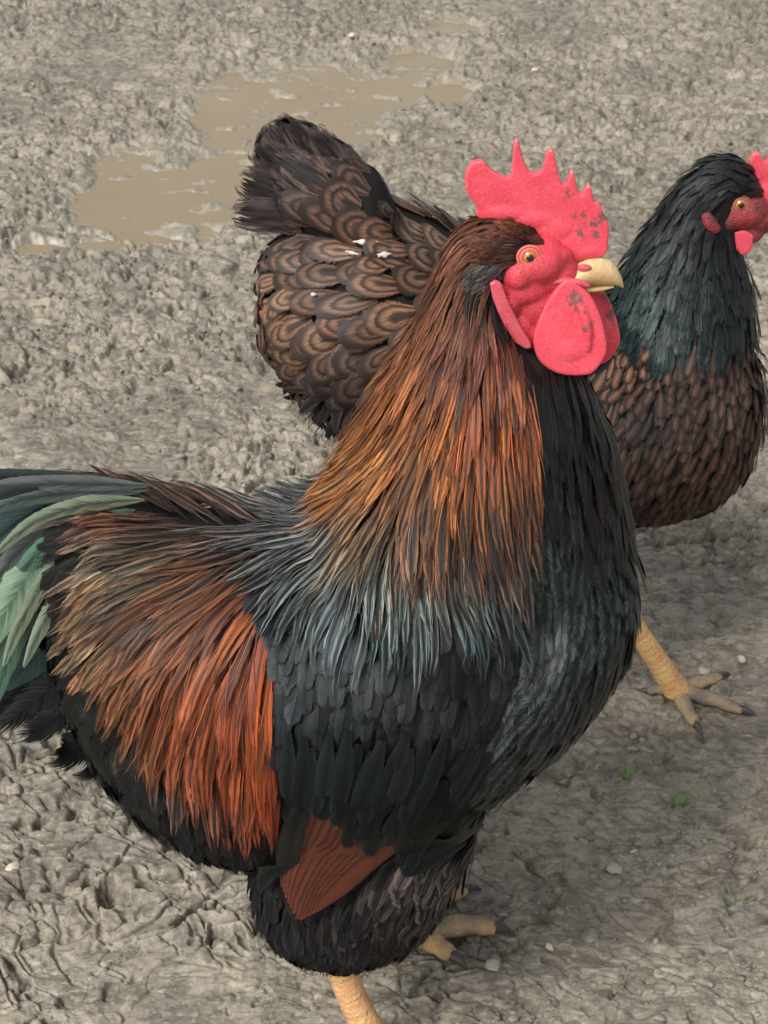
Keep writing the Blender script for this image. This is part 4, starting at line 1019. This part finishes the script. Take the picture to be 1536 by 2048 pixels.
# ================================================================== small things on the mud
random.seed(3)
def lump_mesh(sub, seed, flat):
    r = random.Random(seed); bm = bmesh.new(); bmesh.ops.create_icosphere(bm, subdivisions=sub, radius=1)
    ph = [r.uniform(0, 6) for _ in range(6)]
    for v in bm.verts:
        f = 1+.22*math.sin(v.co.x*2.6+ph[0])+.18*math.sin(v.co.y*3.1+ph[1])+.14*math.sin(v.co.z*4+ph[2])+r.uniform(-.1, .1)
        v.co = Vector((v.co.x*f, v.co.y*f, v.co.z*f*flat))
    return bm
# crumbs of mud: one mass
base = []
for k in range(8):
    b = lump_mesh(1, k, .6); base.append((np.array([v.co for v in b.verts]), np.array([[v.index for v in f.verts] for f in b.faces]))); b.free()
V, Fc, off = [], [], 0
NCR = 4200
uu = rng.uniform(-150, 1686, NCR); vv = rng.uniform(-150, 2200, NCR)
pts = np.array([on_ground(a, b) for a, b in zip(uu, vv)]); hh, ww = ground_h(pts[:, 0], pts[:, 1])
dens = fbm(pts[:, 0]*4, pts[:, 1]*4, 83, 3)
for i in range(NCR):
    if ww[i] > .8 or dens[i] < -.25: continue
    co, fc = base[i % 8]; r = min(.0075, .0011*math.exp(rng.normal(0, .55))*(0.75+pts[i, 1]*.5)); a = rng.uniform(0, 6.28); ca, sa = math.cos(a), math.sin(a); st = rng.uniform(.7, 1.5)
    q = co*np.array([r*st, r, r]); q = np.stack([q[:, 0]*ca-q[:, 1]*sa, q[:, 0]*sa+q[:, 1]*ca, q[:, 2]], 1)
    V.append(q+np.array([pts[i, 0], pts[i, 1], hh[i]+r*.15])); Fc.append(fc+off); off += len(co)
me = bpy.data.meshes.new('mud_crumbs'); me.from_pydata(np.concatenate(V).tolist(), [], np.concatenate(Fc).tolist())
me.attributes.new('wet', 'FLOAT', 'POINT')
tag(link('mud_crumbs', me, M_MUD), 'loose grey brown crumbs of mud scattered over the ground', 'mud crumbs', kind='stuff')
# pale stones
for k, (u, v, r) in enumerate(((1481, 1319, .0035), (1407, 1346, .0045), (64, 162, .005), (702, 84, .006), (1270, 1685, .0030), (1228, 1722, .0050), (28, 1735, .0055), (988, 1935, .0045), (1100, 1890, .003), (1068, 160, .005), (240, 1635, .003))):
    bm = lump_mesh(2, 50+k, .65); bm.transform(Matrix.Diagonal((r*1.25, r, r, 1)))
    o = link('pebble', bm_mesh(bm), M_STONE if k not in (1, 5, 7) else M_STONE2); p = on_ground(u, v); o.location = (p.x, p.y, gh(p.x, p.y)+r*.25); o.rotation_euler = (random.uniform(-.3, .3), random.uniform(-.3, .3), random.uniform(0, 6))
    tag(o, ('tiny cream pebble on the mud beside the hen foot, the smaller of two', 'cream pebble lying just above the long toe of the hen foot', 'pale pebble on far mud left of the puddle', 'pale pebble on far mud just behind the puddle', 'tiny cream pebble below the grass sprouts', 'grey pebble on bare mud between rooster thigh and grass sprouts', 'cream pebble on dry mud behind the rooster tail', 'grey pebble lying in front of the rooster toes', 'tiny pebble ahead of the rooster toe tip', 'pale pebble on far mud beyond the rooster comb', 'tiny pebble on mud under the rooster rump fluff')[k], 'pebble')
# dark twig lying left of the rooster's fluff
pp = [on_ground(u, v) for u, v in ((204, 1785), (218, 1808), (232, 1832), (248, 1848))]; bm = bmesh.new()
path_tube(bm, resample([Vector((p.x, p.y, gh(p.x, p.y)+.004)) for p in pp], 14), [.0013-.0006*k/13+.0003*math.sin(k*2.3) for k in range(14)], 8)
tag(link('twig', bm_mesh(bm), M_TWIG), 'thin dark twig lying on dry mud under the rooster tail', 'twig')
# grass seedlings
for (u, v, nb, hgt, lab) in ((1345, 1605, 12, .020, 'largest tuft of short green grass sprouting from the mud'), (1395, 1650, 7, .010, 'small pale green sprout between two grass tufts'), (1470, 1790, 9, .010, 'low bright green sprout on mud beyond the rooster toes'), (1255, 1555, 8, .012, 'thin grass sprout close to the rooster breast')):
    p = on_ground(u, v); z = gh(p.x, p.y); t_ = bpy.data.objects.new('grass_tuft', None); COL.objects.link(t_); t_.location = (p.x, p.y, z); tag(t_, lab, 'grass')
    for k in range(nb):
        a = random.uniform(0, 6.28); d = Vector((math.cos(a), math.sin(a), 0)); n = Vector((-d.y, d.x, 0)); L = hgt*random.uniform(.6, 1.2); b0 = Vector((p.x, p.y, z-.002))+d*random.uniform(0, .012); lean = random.uniform(.3, 1.1); bm = bmesh.new(); prev = None
        for i in range(6):
            t = i/5; c = b0+Vector((0, 0, L*(t-.35*lean*t*t)))+d*(L*lean*t*t); w = .0011*(1-t)**.7+.0001
            row = [bm.verts.new(c-n*w), bm.verts.new(c-Vector((0, 0, w*.5))), bm.verts.new(c+n*w)]
            if prev:
                for j in range(2): bm.faces.new((prev[j], prev[j+1], row[j+1], row[j]))
            prev = row
        link('blade', bm_mesh(bm), M_GRASS, t_)
